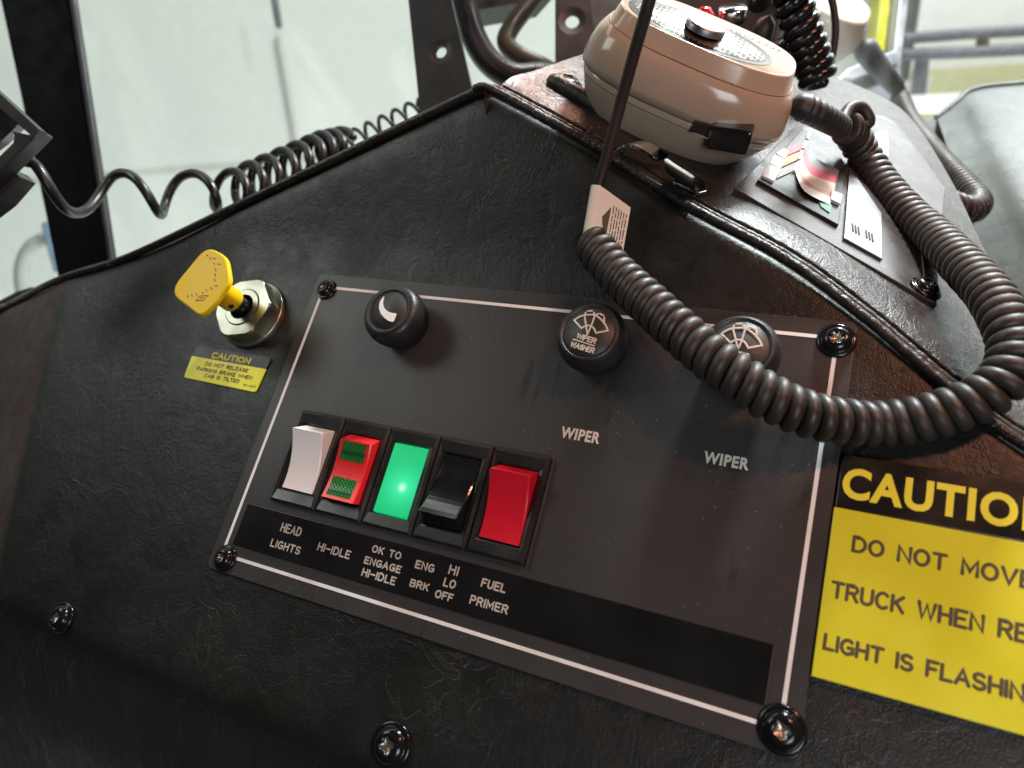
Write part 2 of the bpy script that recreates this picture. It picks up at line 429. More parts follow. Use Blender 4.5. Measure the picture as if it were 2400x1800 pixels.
def inset(poly, d):
    n = len(poly); out = []
    for i in range(n):
        p0, p1, p2 = (np.array(poly[(i + k) % n]) for k in (-1, 0, 1))
        a = p1 - p0; b_ = p2 - p1
        a = a / max(np.linalg.norm(a), 1e-12); b_ = b_ / max(np.linalg.norm(b_), 1e-12)
        na = V(-a[1], a[0]); nb = V(-b_[1], b_[0]); s_ = na + nb; L = s_ @ s_
        out.append(tuple(p1 + s_ * (2 * d / L) if L > .3 else p1 + na * d))
    return out
def rrect(x0, x1, y0, y1, r, k=4):
    o = []
    for cx, cy, a in ((x1 - r, y0 + r, -90), (x1 - r, y1 - r, 0), (x0 + r, y1 - r, 90), (x0 + r, y0 + r, 180)):
        for i in range(k + 1):
            t = math.radians(a + 90 * i / k); o.append((cx + r * math.cos(t), cy + r * math.sin(t)))
    return o
def roundpoly(pts, r, k=4):
    n = len(pts); o = []
    for i in range(n):
        p0, p1, p2 = (np.array(pts[(i + q) % n], float) for q in (-1, 0, 1))
        ra = r[i] if isinstance(r, (list, tuple)) else r
        a = unit(p0 - p1); b_ = unit(p2 - p1); L = min(np.linalg.norm(p0 - p1), np.linalg.norm(p2 - p1)) * .45
        t = min(ra, L)
        for q in range(k + 1):
            s_ = q / k; o.append(tuple((1 - s_) ** 2 * (p1 + a * t) + 2 * s_ * (1 - s_) * p1 + s_ ** 2 * (p1 + b_ * t)))
    return o
def spline(pts, n):
    pts = np.asarray(pts, float)
    e = np.vstack([2 * pts[0] - pts[1], pts, 2 * pts[-1] - pts[-2]])
    out = []
    for i in range(len(pts) - 1):
        p0, p1, p2, p3 = e[i:i + 4]
        for t in np.linspace(0, 1, 24, endpoint=False):
            out.append(.5 * ((2 * p1) + (-p0 + p2) * t + (2 * p0 - 5 * p1 + 4 * p2 - p3) * t ** 2 + (-p0 + 3 * p1 - 3 * p2 + p3) * t ** 3))
    out.append(pts[-1]); out = np.array(out)
    L = np.r_[0, np.cumsum(np.linalg.norm(np.diff(out, axis=0), axis=1))]
    q = np.linspace(0, L[-1], n)
    return np.stack([np.interp(q, L, out[:, k]) for k in range(out.shape[1])], 1)
def seglen(p): return np.linalg.norm(np.diff(p, axis=0), axis=1).sum()
def coil(path, R, pitch, per=18, phase=0., jit=0.):
    """helix of radius R around the path, pitch may be a function of 0..1"""
    path = np.asarray(path); L = seglen(path); n0 = 600
    p = spline(path, n0)
    T = np.gradient(p, axis=0); T /= np.linalg.norm(T, axis=1, keepdims=True)
    u = unit(np.cross(V(.3, .2, 1), T[0])); Us = []
    for i in range(n0):
        u = unit(u - (u @ T[i]) * T[i]); Us.append(u)
    Us = np.array(Us); Ws = np.cross(T, Us)
    s_ = np.linspace(0, 1, n0); pt = np.array([pitch(x) if callable(pitch) else pitch for x in s_])
    ph = np.r_[0, np.cumsum(L / (n0 - 1) / ((pt[1:] + pt[:-1]) / 2))] * 2 * math.pi
    q = np.arange(0, ph[-1], 2 * math.pi / per); si = np.interp(q, ph, s_) * (n0 - 1)
    k = np.arange(n0)
    c_ = np.stack([np.interp(si, k, p[:, j]) for j in range(3)], 1)
    uu = np.stack([np.interp(si, k, Us[:, j]) for j in range(3)], 1); ww = np.stack([np.interp(si, k, Ws[:, j]) for j in range(3)], 1)
    Rr = np.array([R(x) if callable(R) else R for x in si / (n0 - 1)])
    if jit:
        Rr = Rr * (1 + jit * np.interp(q, np.arange(0, q[-1] + 7, 3.3), rng.normal(0, 1, len(np.arange(0, q[-1] + 7, 3.3)))))
    return c_ + (uu * np.cos(q + phase)[:, None] + ww * np.sin(q + phase)[:, None]) * Rr[:, None]

# ------------------------------------------------------------------ lettering
def arc(cx, cy, rx, ry, a0, a1, k=10):
    return [(cx + rx * math.cos(math.radians(a0 + (a1 - a0) * i / k)), cy + ry * math.sin(math.radians(a0 + (a1 - a0) * i / k))) for i in range(k + 1)]
GL = {
 'A': (.66, [[(0, 0), (.33, 1), (.66, 0)], [(.11, .33), (.55, .33)]]),
 'B': (.58, [[(0, 0), (0, 1), (.34, 1)] + arc(.34, .765, .22, .235, 90, -90)[1:] + [(0, .53)], [(.34, .53)] + arc(.34, .265, .24, .265, 90, -90) + [(0, 0)]]),
 'C': (.62, [arc(.34, .5, .34, .5, 48, 312, 18)]),
 'D': (.62, [[(0, 0), (0, 1), (.24, 1)] + arc(.24, .5, .38, .5, 90, -90, 14) + [(0, 0)]]),
 'E': (.54, [[(.54, 1), (0, 1), (0, 0), (.54, 0)], [(0, .52), (.44, .52)]]),
 'F': (.52, [[(.52, 1), (0, 1), (0, 0)], [(0, .52), (.42, .52)]]),
 'G': (.64, [arc(.34, .5, .34, .5, 50, 300, 18) + [(.64, .12), (.64, .46), (.38, .46)]]),
 'H': (.58, [[(0, 0), (0, 1)], [(.58, 0), (.58, 1)], [(0, .52), (.58, .52)]]),
 'I': (.0, [[(0, 0), (0, 1)]]),
 'K': (.58, [[(0, 0), (0, 1)], [(.56, 1), (0, .42)], [(.2, .61), (.58, 0)]]),
 'L': (.50, [[(0, 1), (0, 0), (.5, 0)]]),
 'M': (.70, [[(0, 0), (0, 1), (.35, .25), (.7, 1), (.7, 0)]]),
 'N': (.58, [[(0, 0), (0, 1), (.58, 0), (.58, 1)]]),
 'O': (.68, [arc(.34, .5, .34, .5, 0, 360, 24)]),
 'P': (.54, [[(0, 0), (0, 1), (.3, 1)] + arc(.3, .74, .24, .26, 90, -90) + [(0, .48)]]),
 'R': (.58, [[(0, 0), (0, 1), (.32, 1)] + arc(.32, .75, .24, .25, 90, -90) + [(0, .5)], [(.3, .5), (.58, 0)]]),
 'S': (.56, [arc(.28, .745, .26, .255, 35, 270, 12) + arc(.28, .245, .28, .245, 90, -150, 12)[1:]]),
 'T': (.60, [[(0, 1), (.6, 1)], [(.3, 1), (.3, 0)]]),
 'U': (.58, [[(0, 1), (0, .3)] + arc(.29, .29, .29, .29, 180, 360, 12) + [(.58, 1)]]),
 'V': (.64, [[(0, 1), (.32, 0), (.64, 1)]]),
 'W': (.86, [[(0, 1), (.2, 0), (.43, .9), (.66, 0), (.86, 1)]]),
 '-': (.50, [[(0, .5), (.5, .5)]]),
 '9': (.54, [arc(.27, .72, .27, .28, 0, 360, 14), [(.54, .72), (.5, .35), (.3, 0)]]),
 '1': (.14, [[(0, .82), (.14, 1), (.14, 0)]]),
 '4': (.58, [[(.42, 0), (.42, 1), (0, .28), (.58, .28)]]),
 '0': (.54, [arc(.27, .5, .27, .5, 0, 360, 18)]),
 'X': (.6, [[(0, 0), (.6, 1)], [(0, 1), (.6, 0)]]),
 ' ': (.34, []),
}
def layout(txt, gap=.26):
    x = 0.; st = []; ends = []
    for ch in txt:
        w, ss = GL[ch]
        for p in ss: st.append([(x + a, b_) for a, b_ in p])
        ends.append(x + w); x += w + gap
    return st, ends
def strokes(mb, txt, f, x0, y0, x1, hgt, r, prefix=None, gap=.26, zs=.22, jit=.0):
    """monoline lettering: the prefix (default all) runs from x0 to x1 on the plane of frame f"""
    st, ends = layout(txt, gap); wd = ends[len(prefix) - 1] if prefix else ends[-1]
    sx = (x1 - x0) / wd
    for p in st:
        q = [(x0 + a * sx + rng.normal(0, jit), y0 + b_ * hgt + rng.normal(0, jit), 0.) for a, b_ in p]
        mb.tube(q, r, 8, f, zs=zs)
def px_text(mb, txt, f_h, LB, RB, LT, r, prefix=None, gap=.26, zs=.22, mode='stroke', ext=.0002):
    a, b_, c_ = loc(*LB, f_h), loc(*RB, f_h), loc(*LT, f_h)
    f = pf(0, 0, f_h)
    y = (a[1] + b_[1]) / 2
    if mode == 'stroke': strokes(mb, txt, f, a[0] + r, y + r, b_[0] - r, c_[1] - a[1] - 2 * r, r, prefix, gap, zs)
    else: bold(mb, txt, f, a[0], y, b_[0], c_[1] - a[1], prefix, ext)
def font_mesh(txt, off, ext):
    cu = bpy.data.curves.new('t', 'FONT'); cu.body = txt; cu.size = 1; cu.offset = off; cu.extrude = 0; cu.space_character = 1.10; cu.resolution_u = 4
    o = bpy.data.objects.new('t', cu); COL.objects.link(o)
    dg = bpy.context.evaluated_depsgraph_get(); me = bpy.data.meshes.new_from_object(o.evaluated_get(dg))
    v = np.array([tuple(p.co) for p in me.vertices]); fs = [tuple(p.vertices) for p in me.polygons]
    bpy.data.objects.remove(o); bpy.data.curves.remove(cu); bpy.data.meshes.remove(me)
    return v, fs
def bold(mb, txt, f, x0, y0, x1, hgt, prefix=None, ext=.0002, off=.036, rot=False):
    v, fs = font_mesh(txt, off, 0)
    if prefix: w = font_mesh(prefix, off, 0)[0][:, 0].max() - v[:, 0].min()
    else: w = v[:, 0].max() - v[:, 0].min()
    lo, hi = font_mesh('H', off, 0)[0][:, 1].min(), font_mesh('H', off, 0)[0][:, 1].max()
    q = v.copy(); q[:, 0] = x0 + (v[:, 0] - v[:, 0].min()) * (x1 - x0) / w; q[:, 1] = y0 + (v[:, 1] - lo) * hgt / (hi - lo); q[:, 2] = ext
    if rot:
        cx, cy = (x0 + x1) / 2, y0 + hgt / 2; q[:, 0] = 2 * cx - q[:, 0]; q[:, 1] = 2 * cy - q[:, 1]
    mb.add(q, fs, f, 0, False)
def plane_poly(pix, p, n): return [hit(u, v, p, n) for u, v in pix]
def poly3(mb, pts, n, th, mi=0, bev=0.):
    """solid slab whose top outline is the 3-D polygon pts, thickness th below along n"""
    pts = np.array(pts); o = pts.mean(0); x = unit(pts[1] - pts[0]); x = unit(x - (x @ n) * n); y = np.cross(n, x)
    f = frame(o, x, y, n); q = [((p - o) @ x, (p - o) @ y) for p in pts]
    mb.prism(q, -th, 0, f, mi, bev); return f

# ------------------------------------------------------------------ dashboard
dash = empty('dashboard', frame(ORI, EX, EY, EN), 'black wrinkled vinyl dashboard with stitched seams holding the switch panel', 'dashboard')
top_px = [(-90, 765), (0, 723), (134, 654), (300, 599), (542, 485), (800, 361), (960, 284), (1090, 222), (1132, 207), (1170, 222), (1270, 275), (1396, 347), (1600, 478), (1835, 606), (2016, 738), (2215, 905), (2323, 994), (2400, 1045), (2520, 1125)]
top3 = np.array([onf(*p) for p in top_px])
topl = spline(np.array([[(p - ORI) @ EX, (p - ORI) @ EY] for p in top3]), 260)
botl = np.stack([np.linspace(-.255, .47, 260), np.full(260, -.061)], 1)
nt_ = 130; G = np.zeros((260, nt_, 3))
for j, t in enumerate(np.linspace(0, 1, nt_)):
    xy = botl * (1 - t) + topl * t
    h = np.array([hf(a, b_) for a, b_ in xy])
    h = h - .003 * np.exp(-np.maximum(0, xy[:, 1] + .061) / .004)
    # roll over at the sewn edge
    dist = (1 - t) * np.linalg.norm(topl - botl, axis=1)
    h = h - .004 * np.exp(-dist / .004)
    G[:, j] = ORI + np.outer(xy[:, 0], EX) + np.outer(xy[:, 1], EY) + np.outer(h, EN)
mb = MB(); mb.grid(G); fas = mb.build('front_cover', [M['vinyl'], M['vinyl_side']], dash)
# left of the fold the brown of a warm reflection is painted in
me = fas.data
mi = np.zeros(len(me.polygons), int)
for p_ in me.polygons:
    c_ = p_.center
    if c_[0] < -.1545 - .3617 * c_[1] - .0015: mi[p_.index] = 1
me.polygons.foreach_set('material_index', mi)
# lower knee cover, tucked under the front cover
mb = MB(); G = np.zeros((120, 30, 3)); xs = np.linspace(-.26, .47, 120)
for j, t in enumerate(np.linspace(0, 1, 30)):
    y = -.0605 - .16 * t; h = -.0085 - .12 * t + .010 * math.sin(min(1, t * 3) * math.pi / 2)
    G[:, j] = ORI + np.outer(xs, EX) + y * EY + h * EN
mb.grid(G); mb.build('lower_cover', M['vinyl_low'], dash)
# centre top cover
s1, s5 = onf(1396, 347), onf(2215, 907)
TD = unit(s5 - s1); TB = unit(RCW @ V(865, -1300, 1636)); TN = unit(np.cross(TD, TB)); TB2 = np.cross(TN, TD)
def ont(u, v, h=0.): return hit(u, v, s1 + TN * h, TN)
low = spline(np.array([onf(*p) for p in top_px[8:]]), 160)
far_px = [(1136, 204), (1260, 163), (1388, 120), (1500, 92), (1640, 88), (1800, 118), (1950, 176), (2084, 236), (2150, 296), (2228, 420), (2300, 570), (2375, 720), (2440, 860), (2480, 960), (2540, 1110)]
far = spline(np.array([ont(*p) for p in far_px]), 160)
G = np.zeros((160, 60, 3))
for j, t in enumerate(np.linspace(0, 1, 60) ** 1.6):
    q = low * (1 - t) + far * t
    d_ = t * np.linalg.norm(far - low, axis=1); off = ((s1 - low) @ TN)[:, None] * 0
    G[:, j] = q - np.outer(.0050 * np.exp(-d_ / .009) - .0012 * np.exp(-((d_ - .02) / .012) ** 2), TN)
mb = MB(); mb.grid(G)
back = G[:, -1]; mb.grid(np.stack([back, back - V(0, -.01, .25)], 1))
mb.build('top_cover', M['vinyl_top'], dash)
# sewn seam: two welts with stitch dimples; piping on the outer edge
def wob(p, a): return p + np.stack([np.interp(np.arange(len(p)), np.arange(0, len(p) + 5, 3), rng.normal(0, a, len(np.arange(0, len(p) + 5, 3)))) for _ in range(3)], 1)
sl = spline(np.array([onf(*p) for p in [(1118, 211), (1132, 207), (1160, 216)] + top_px[10:]]), 420)
tt = np.arange(420)
mb = MB(); mb.tube(wob(sl + EN * .0010, .00006), .0021 * (1 - .05 * (np.sin(tt * .9) > .6)), 10); mb.build('seam', M['seam'], dash)
mb = MB(); s2_ = sl + TB2 * .0062 + TN * -.0006; mb.tube(wob(s2_[6:], .00006), .0017 * (1 - .05 * (np.sin(tt[6:] * .9) > .6)), 10); mb.build('seam', M['seam'], dash)
mb = MB(); mb.tube(wob(s2_[10:] + TB2 * .0042 + TN * .0007, .0001), .0011, 8); mb.build('seam', M['seam'], dash)
el = spline(np.array([onf(*p) for p in top_px[:9]]), 260); mb = MB(); mb.tube(el + EN * -.0012, .0024, 10); mb.build('piping', M['seam'], dash)
mb = MB()
bk = el + EN * -.012 + EY * .004; mb.grid(np.stack([el - EN * .002, bk, bk - V(0, -.12, .22)], 1)); mb.build('back_cover', M['black_metal'], dash)

# ------------------------------------------------------------------ screws
def make_screw(f, R, parent=None, name='screw', flange=True, lobes=6, rot=0.):
    star = lambda t, k: (1 + .17 * math.cos(lobes * t)) if 100 > k >= 9 else 1
    prof = [(R, 0), (R * 1.0, .0006), (R * .95, .0011), (R * .80, .0014)]
    prof += [(R * .78, .0013), (R * .74, .0022), (R * .66, .0030), (R * .52, .0036), (R * .42, .0038)]
    inner = [(R * .33, .0038), (R * .30, .0030)]
    c_, s_ = math.cos(rot), math.sin(rot); f2 = f.copy(); f2[:3, 0] = f[:3, 0] * c_ + f[:3, 1] * s_; f2[:3, 1] = -f[:3, 0] * s_ + f[:3, 1] * c_
    a = MB(); a.lathe(prof + inner, f2, 0, 48, star, close=False)
    o = sub(a, name, [M['screw']], parent, f2) if parent else a.build(name, M['screw'])
    r_ = MB(); r_.lathe([(R * .31, .0031), (R * .20, .0024), (R * .001, .0022)], f2, 0, 48, lambda t, k: 1 + .17 * math.cos(lobes * t) if k == 0 else 1, close=False)
    return o, r_, f2
def screw_part(f, R, parent, lobes, rot):
    o, r_, f2 = make_screw(f, R, parent, lobes=lobes, rot=rot)
    FR[o.name] = f2
    rc = r_.build('drive_recess', M['recess'], None)
    v = np.array(r_.v); iv = np.linalg.inv(f2); v = v @ iv[:3, :3].T + iv[:3, 3]
    rc.data.vertices.foreach_set('co', v.ravel()); rc.data.update(); rc.location = (0, 0, 0); rc.parent = o
    return o

for (u, v_), R, rot in (((130, 1446), .0073, .3), ((906, 1748), .0085, .4)):
    q = loc(u, v_, .004); screw_part(pf(q[0], q[1], .0004), R, dash, 4, rot)
q = ont(1333, 178, .004); screw_part(frame(q - TN * .004, TD, TB2, TN), .0085, dash, 4, .2)
# slot groove moulded beside that screw
g0, g1 = ont(1300, 192, .001), ont(1425, 268, .001)
mb = MB(); mb.tube(spline([g0, (g0 + g1) / 2 + TN * .0006, g1], 20), .0042, 12); mb.build('trim_strip', M['seam'], dash)

# ------------------------------------------------------------------ control panel
pan = empty('switchboard', PANEL, 'black switch panel with white border line, five rocker switches and three knobs', 'control panel')
T0, T1 = .0003, .0018
mb = MB(); mb.prism(rrect(-.0063, .2463, -.0076, .1452, .003), T0, T1, PANEL, 0, .0004); mb.build('plate', M['panel'], pan)
lw = .00072
def border(mb, x0, x1, y0, y1, w, z0, z1):
    for a in ((x0 - w, x1 + w, y0 - w, y0 + w), (x0 - w, x1 + w, y1 - w, y1 + w), (x0 - w, x0 + w, y0 + w, y1 - w), (x1 - w, x1 + w, y0 + w, y1 - w)):
        mb.box(*a, z0, z1, PANEL)
mb = MB(); border(mb, 0, W, 0, HP, lw, T1 - .0002, T1 + .00012); mb.build('border_line', M['white_line'], pan)
# label strip
mb = MB(); mb.prism([(.0040, .0054), (.2343, .0056), (.2342, .0246), (.0041, .0246)], T1 - .0004, T1 + .0006, PANEL, 0, .0002); strip = mb.build('label_strip', M['gloss_black'], pan)
mb = MB(); mb.box(.2343, .2348, .0058, .0245, T1 - .0003, T1 + .0005, PANEL); mb.build('worn_edge', M['dust'], strip)
hs = T1 + .00062
LT_ = [('HEAD', (654.6, 1247), (703.4, 1257), (659, 1225.3)), ('LIGHTS', (631, 1281.4), (701, 1300.5), (635.4, 1262)), ('HI-IDLE', (741.4, 1290.5), (818.3, 1311), (746, 1270.5)),
 ('OK TO', (869, 1295), (938, 1312), (873, 1276.6)), ('ENGAGE', (850.6, 1322), (938, 1344), (855, 1303.7)), ('HI-IDLE', (845, 1350.4), (925, 1372.5), (849, 1330.4)),
 ('ENG', (970.5, 1332), (1015.6, 1342.7), (975, 1312)), ('BRK', (958, 1375), (1003, 1387), (963, 1356)), ('HI', (1049, 1345.8), (1072, 1350.4), (1053.5, 1322.7)),
 ('LO', (1036.5, 1375), (1065.7, 1380.5), (1040.5, 1353.5)), ('OFF', (1016.6, 1401), (1059.6, 1412), (1021, 1381)), ('FUEL', (1125, 1376.5), (1184, 1389.7), (1129, 1355)), ('PRIMER', (1098, 1416.5), (1188.7, 1439.5), (1102.6, 1395))]
for t_, a, b_, c_ in LT_:
    mb = MB(); px_text(mb, t_, hs, a, b_, c_, .00036, gap=.30, zs=.2); mb.build('lettering', M['letter'], strip)
for a, b_, c_ in (((1311.8, 1026), (1404, 1040.5), (1311.8, 999)), ((1647, 1084.6), (1753.7, 1102.7), (1643.4, 1056))):
    mb = MB(); px_text(mb, 'WIPER', T1, a, b_, c_, .001, mode='bold'); mb.build('lettering', M['letter_warm'], pan)
# screws of the panel
for (u, v_), R, lob, rot in (((757.7, 672.3), .0056, 6, .2), ((518, 1306), .0060, 6, .5), ((1962, 790.6), .0069, 6, .1), ((1832.5, 1711.8), .0076, 4, .5)):
    q = loc(u, v_, .005); screw_part(pf(q[0], q[1], T1), R, pan, lob, rot)

# rocker switches -------------------------------------------------
XB = [.0169, .0421, .0671, .0923, .1177, .1433]; Y0, Y1 = .0285, .0720
def bez(xa, xb, f, lit=False):
    mb = MB(); w = xb - xa; hw = w / 2 - .0002; hh = (Y1 - Y0) / 2
    # frame: outer wall, sloped lip, inner well
    def ring(x, y): return [(-x, -y), (x, -y), (x, y), (-x, y)]
    lv = [(hw, hh, T1 - .0005), (hw, hh, .0042), (hw - .0012, hh - .0012, .0052), (hw - .0021, hh - .0055, .0046), (hw - .0033, hh - .0062, .0042), (hw - .0035, hh - .0064, .0005)]
    if lit: lv[4:] = [(hw - .0037, hh - .0058, .0042), (hw - .0039, hh - .0060, .0022)]
    v = []; fs = []
    for x, y, z in lv: v += [(a, b_, z) for a, b_ in ring(x, y)]
    for k in range(len(lv) - 1):
        for i in range(4): j = (i + 1) % 4; fs.append((4 * k + i, 4 * k + j, 4 * k + 4 + j, 4 * k + 4 + i))
    fs.append(tuple(4 * (len(lv) - 1) + i for i in range(4)))
    mb.add(v, fs, f, 0, False)
    return mb
def rocker(prof, hx, f, mi=0):
    """prof: (y, h) list of the front face from bottom to top; side walls go down to the well"""
    mb = MB(); pr = [(prof[0][0] + .0012, .0010)] + prof + [(prof[-1][0] - .0012 if False else prof[-1][0] + .0038, .0038), (prof[-1][0] + .0038, .0010)]
    n = len(pr); v = []; b_ = .0006
    for x, ins in ((-hx, 1), (-hx + b_, 0), (hx - b_, 0), (hx, 1)):
        for y, h in pr: v.append((x, y, h - ins * b_ * .7))
    fs = []
    for k in range(3):
        for i in range(n - 1): fs.append((k * n + i, (k + 1) * n + i, (k + 1) * n + i + 1, k * n + i + 1))
    fs += [tuple(range(n)), tuple(3 * n + i for i in range(n))[::-1]]
    mb.add(v, fs, f, mi, False)
    return mb
def rprof(y0, y1, h0, hm, h1, n=14, p=1.7):
    o = []
    for i in range(n + 1):
        t = i / n; y = y0 + (y1 - y0) * t
        lin = h0 + (h1 - h0) * t; sag = (4 * t * (1 - t)) * (((h0 + h1) / 2) - hm); o.append((y, lin - sag))
    return o
SW = [('white rocker switch above HEAD LIGHTS', 'white_plastic'), ('red rocker switch with two green lenses', 'red_plastic2'), ('lit green indicator window', None), ('black rocker switch', 'black_plastic'), ('red rocker switch above FUEL PRIMER', 'red_plastic')]
for k in range(5):
    xc = (XB[k] + XB[k + 1]) / 2; yc = (Y0 + Y1) / 2; f = pf(xc, yc, 0)
    bz = sub(bez(XB[k], XB[k + 1], f, k == 2), 'rocker_switch' if k != 2 else 'indicator_lamp', M['bezel'], pan, f)
    bz['label'] = SW[k][0]
    hy = (Y1 - Y0) / 2 - .0066; hx = (XB[k + 1] - XB[k]) / 2 - .0041
    if k == 2:
        mb = MB(); mb.box(-hx - .0004, hx + .0004, -hy - .0004, hy + .0004, .0018, .0040, f, 0, .0008); sub(mb, 'lens', M['green_lit'], bz, f)
        continue
    if k in (0, 4):
        mb = rocker(rprof(-hy + .0002, hy - .0038, .0048, .0058, .0122), hx, f)
    elif k == 1:
        mb = rocker(rprof(-hy + .0002, hy - .0038, .0088, .0072, .0092), hx, f)
    else:
        # pressed at the top: mirror
        mb = rocker(rprof(-hy + .0002, hy - .0038, .0048, .0058, .0122), hx, f)
        f2 = f.copy(); f2[:3, 0] *= -1; f2[:3, 1] *= -1
        mb = rocker(rprof(-hy + .0002, hy - .0038, .0048, .0058, .0122), hx, f2)
    rk = sub(mb, 'rocker', M[SW[k][1]], bz, f)
    if k == 1:
        pr = rprof(-hy + .0002, hy - .0038, .0088, .0072, .0092)
        for ya, yb in ((-.0134, -.0050), (.0026, .0108)):
            ys = np.linspace(ya, yb, 6); hs_ = np.interp(ys, [p[0] for p in pr], [p[1] for p in pr]) + .00018
            mb = MB(); mb.grid([[(-hx + .0021, y, h) for y, h in zip(ys, hs_)], [(hx - .0021, y, h) for y, h in zip(ys, hs_)]], f)
            sub(mb, 'lens', M['green_lens'], bz, f)
# dust lodged round the switch bank
mb = MB()
for a in ((XB[0] - .0008, XB[5] + .0008, Y1, Y1 + .0009), (XB[0] - .0008, XB[5] + .0008, Y0 - .0009, Y0), (XB[5], XB[5] + .0009, Y0, Y1), (XB[0] - .0009, XB[0], Y0, Y1)):
    mb.box(*a, T1 - .0002, T1 + .0003, PANEL)
mb.build('gasket', M['dust'], pan)

# knobs -----------------------------------------------------------
def knob(px, kind, face_r, R=.0140, H=.0200, lab=''):
    q = loc(*px, H); f = pf(q[0], q[1], T1)
    H = H - T1
    ridge = lambda t, k: 1 + (.018 * (1 if math.sin(72 * t) > 0 else -1) if 1 <= k <= 3 else 0)
    prof = [(R * .80, .0008), (R * .86, .0012), (R * .97, H * .40), (R * 1.0, H * .52), (R * 1.03, H * .58), (R * 1.035, H * .68), (R * 1.01, H * .80), (R * .95, H * .90), (R * .88, H * .965), (face_r + .0010, H * 1.0), (face_r + .0004, H * .995), (face_r, H * .96), (face_r - .0003, H * .96)]
    mb = MB(); mb.lathe(prof, f, 0, 288, ridge, close=False)
    o = sub(mb, 'knob', M['knob'], pan, f); o['label'] = lab
    mb = MB(); mb.lathe([(face_r - .0003, H * .96), (face_r - .0006, H * .985), (0.00001, H * .99)], f, 0, 64, close=False); sub(mb, 'cap', M['knob_face'], o, f)
    return o, f, H * .99
def on_knob(pix, o_f, H):  # pixel points to knob-local plane
    out = []
    for u, v_ in pix:
        q = np.linalg.inv(o_f) @ np.r_[hit(u, v_, o_f[:3, 3] + EN * H, EN), 1]; out.append((q[0], q[1]))
    return out
o, f, H = knob((909.8, 726), 'moon', .0096, lab='knob with white crescent')
z3 = lambda x, y: (820 + x * .12054, 640 + y * .12054)
cres = [(670, 440), (640, 580), (665, 680), (740, 750), (820, 778), (915, 785), (885, 860), (850, 955), (760, 935), (680, 880), (605, 795), (568, 690), (572, 610), (600, 530)]
mb = MB(); mb.prism(roundpoly(on_knob([z3(*p) for p in cres], f, H), .0008, 3), H - .0002, H + .00012, f); sub(mb, 'emblem', M['white_line'], o, f)
z4 = lambda x, y: (1280 + x * .12054, 680 + y * .12054)
def wiper_marks(o, f, H, mapf):
    mb = MB(); K = lambda pts: [(a, b_, H + .0001) for a, b_ in on_knob([mapf(*p) for p in pts], f, H)]
    r = .00040; sp_ = lambda pts, n=16: spline(np.array(K(pts)), n)
    mb.tube(sp_([(545, 590), (640, 525), (740, 492), (850, 480), (950, 490), (1040, 545), (1120, 630), (1170, 710), (1200, 790)], 24), r, 8, f, zs=.25)
    mb.tube(sp_([(685, 745), (760, 700), (840, 690), (910, 725), (945, 775), (970, 835)], 16), r, 8, f, zs=.25)
    for pts in ([(545, 590), (685, 745)], [(970, 835), (1200, 790)], [(745, 490), (765, 620), (800, 860)], [(950, 490), (880, 690), (800, 860)]):
        mb.tube(K(pts), r, 8, f, zs=.25)
    for pts in ([(745, 490), (770, 440)], [(815, 410), (895, 405)], [(930, 440), (945, 485)], [(960, 490), (1015, 462)], [(1055, 462), (1115, 500)], [(1130, 540), (1128, 600)]):
        mb.tube(K(pts), r, 8, f, zs=.25)
    mb.tube(K([(530, 960), (935, 1083)]), .00028, 8, f, zs=.25)
    for t_, a, b_, c_, g in (('WIPER', (590, 930), (945, 1040), (572, 830), .2), ('WASHER', (470, 1095), (910, 1225), (462, 1000), .2)):
        a, b_, c_ = (on_knob([mapf(*p)], f, H)[0] for p in (a, b_, c_))
        d = V(b_[0] - a[0], b_[1] - a[1]); L = np.linalg.norm(d); ang = math.atan2(d[1], d[0]); hg = abs(-math.sin(ang) * (c_[0] - a[0]) + math.cos(ang) * (c_[1] - a[1]))
        fl = np.eye(4); fl[:2, :2] = [[math.cos(ang), -math.sin(ang)], [math.sin(ang), math.cos(ang)]]; fl[:3, 3] = (a[0], a[1], H + .0001)
        strokes(mb, t_, f @ fl, 0, 0, L, hg, .00031, gap=g, zs=.25)
    sub(mb, 'lettering', M['letter_warm'], o, f)
o, f, H = knob((1379.5, 777), 'w', .0108, lab='knob marked WIPER WASHER left of the coiled cord'); wiper_marks(o, f, H, z4)
c1 = loc(1379.5, 777, .02); o, f, H2 = knob((1732.5, 812), 'w', .0108, lab='knob marked WIPER WASHER half hidden by the coiled cord')
def map3(x, y):
    q = loc(*z4(x, y), .02) - c1; p = wl(*(loc(1732.5, 812, .02) + q)); d = RCW.T @ (p - CAM); return (CX + F * d[0] / d[2], CY + F * d[1] / d[2])
wiper_marks(o, f, H2, map3)

# ------------------------------------------------------------------ big caution plate
hp = .0032
cp = empty('caution_plate', pf(.247, .018, .0004), 'large yellow engraved plate with black CAUTION heading beside the switch panel', 'sign')
xa, xb = .2470, .3560
mb = MB(); mb.prism([(xa - .0003, .0183), (xb, .0183), (xb, .0741), (xa - .0003, .0741)], .0006, hp, PANEL, 0, .0003); mb.build('plate', M['plate_yellow'], cp)
mb = MB(); mb.prism(roundpoly([(xa, .0743), (xb, .0743), (xb, .0932), (xa, .0932)], [.0002, .0002, .0002, .003]), .0006, hp, PANEL, 0, .0003); mb.build('heading_band', M['plate_black'], cp)
mb = MB(); px_text(mb, 'CAUTION', hp, (1969.6, 1167), (2283.6, 1220), (1978, 1096), .001, prefix='CAUTI', mode='bold'); mb.build('lettering', M['yellow_letter'], cp)
mb = MB(); px_text(mb, 'DO NOT MOVE', hp, (1994, 1292), (2386, 1378), (1999.6, 1252.4), .00056, prefix='DO NOT MOV', gap=.24); mb.build('lettering', M['plate_letter'], cp); mb = MB()
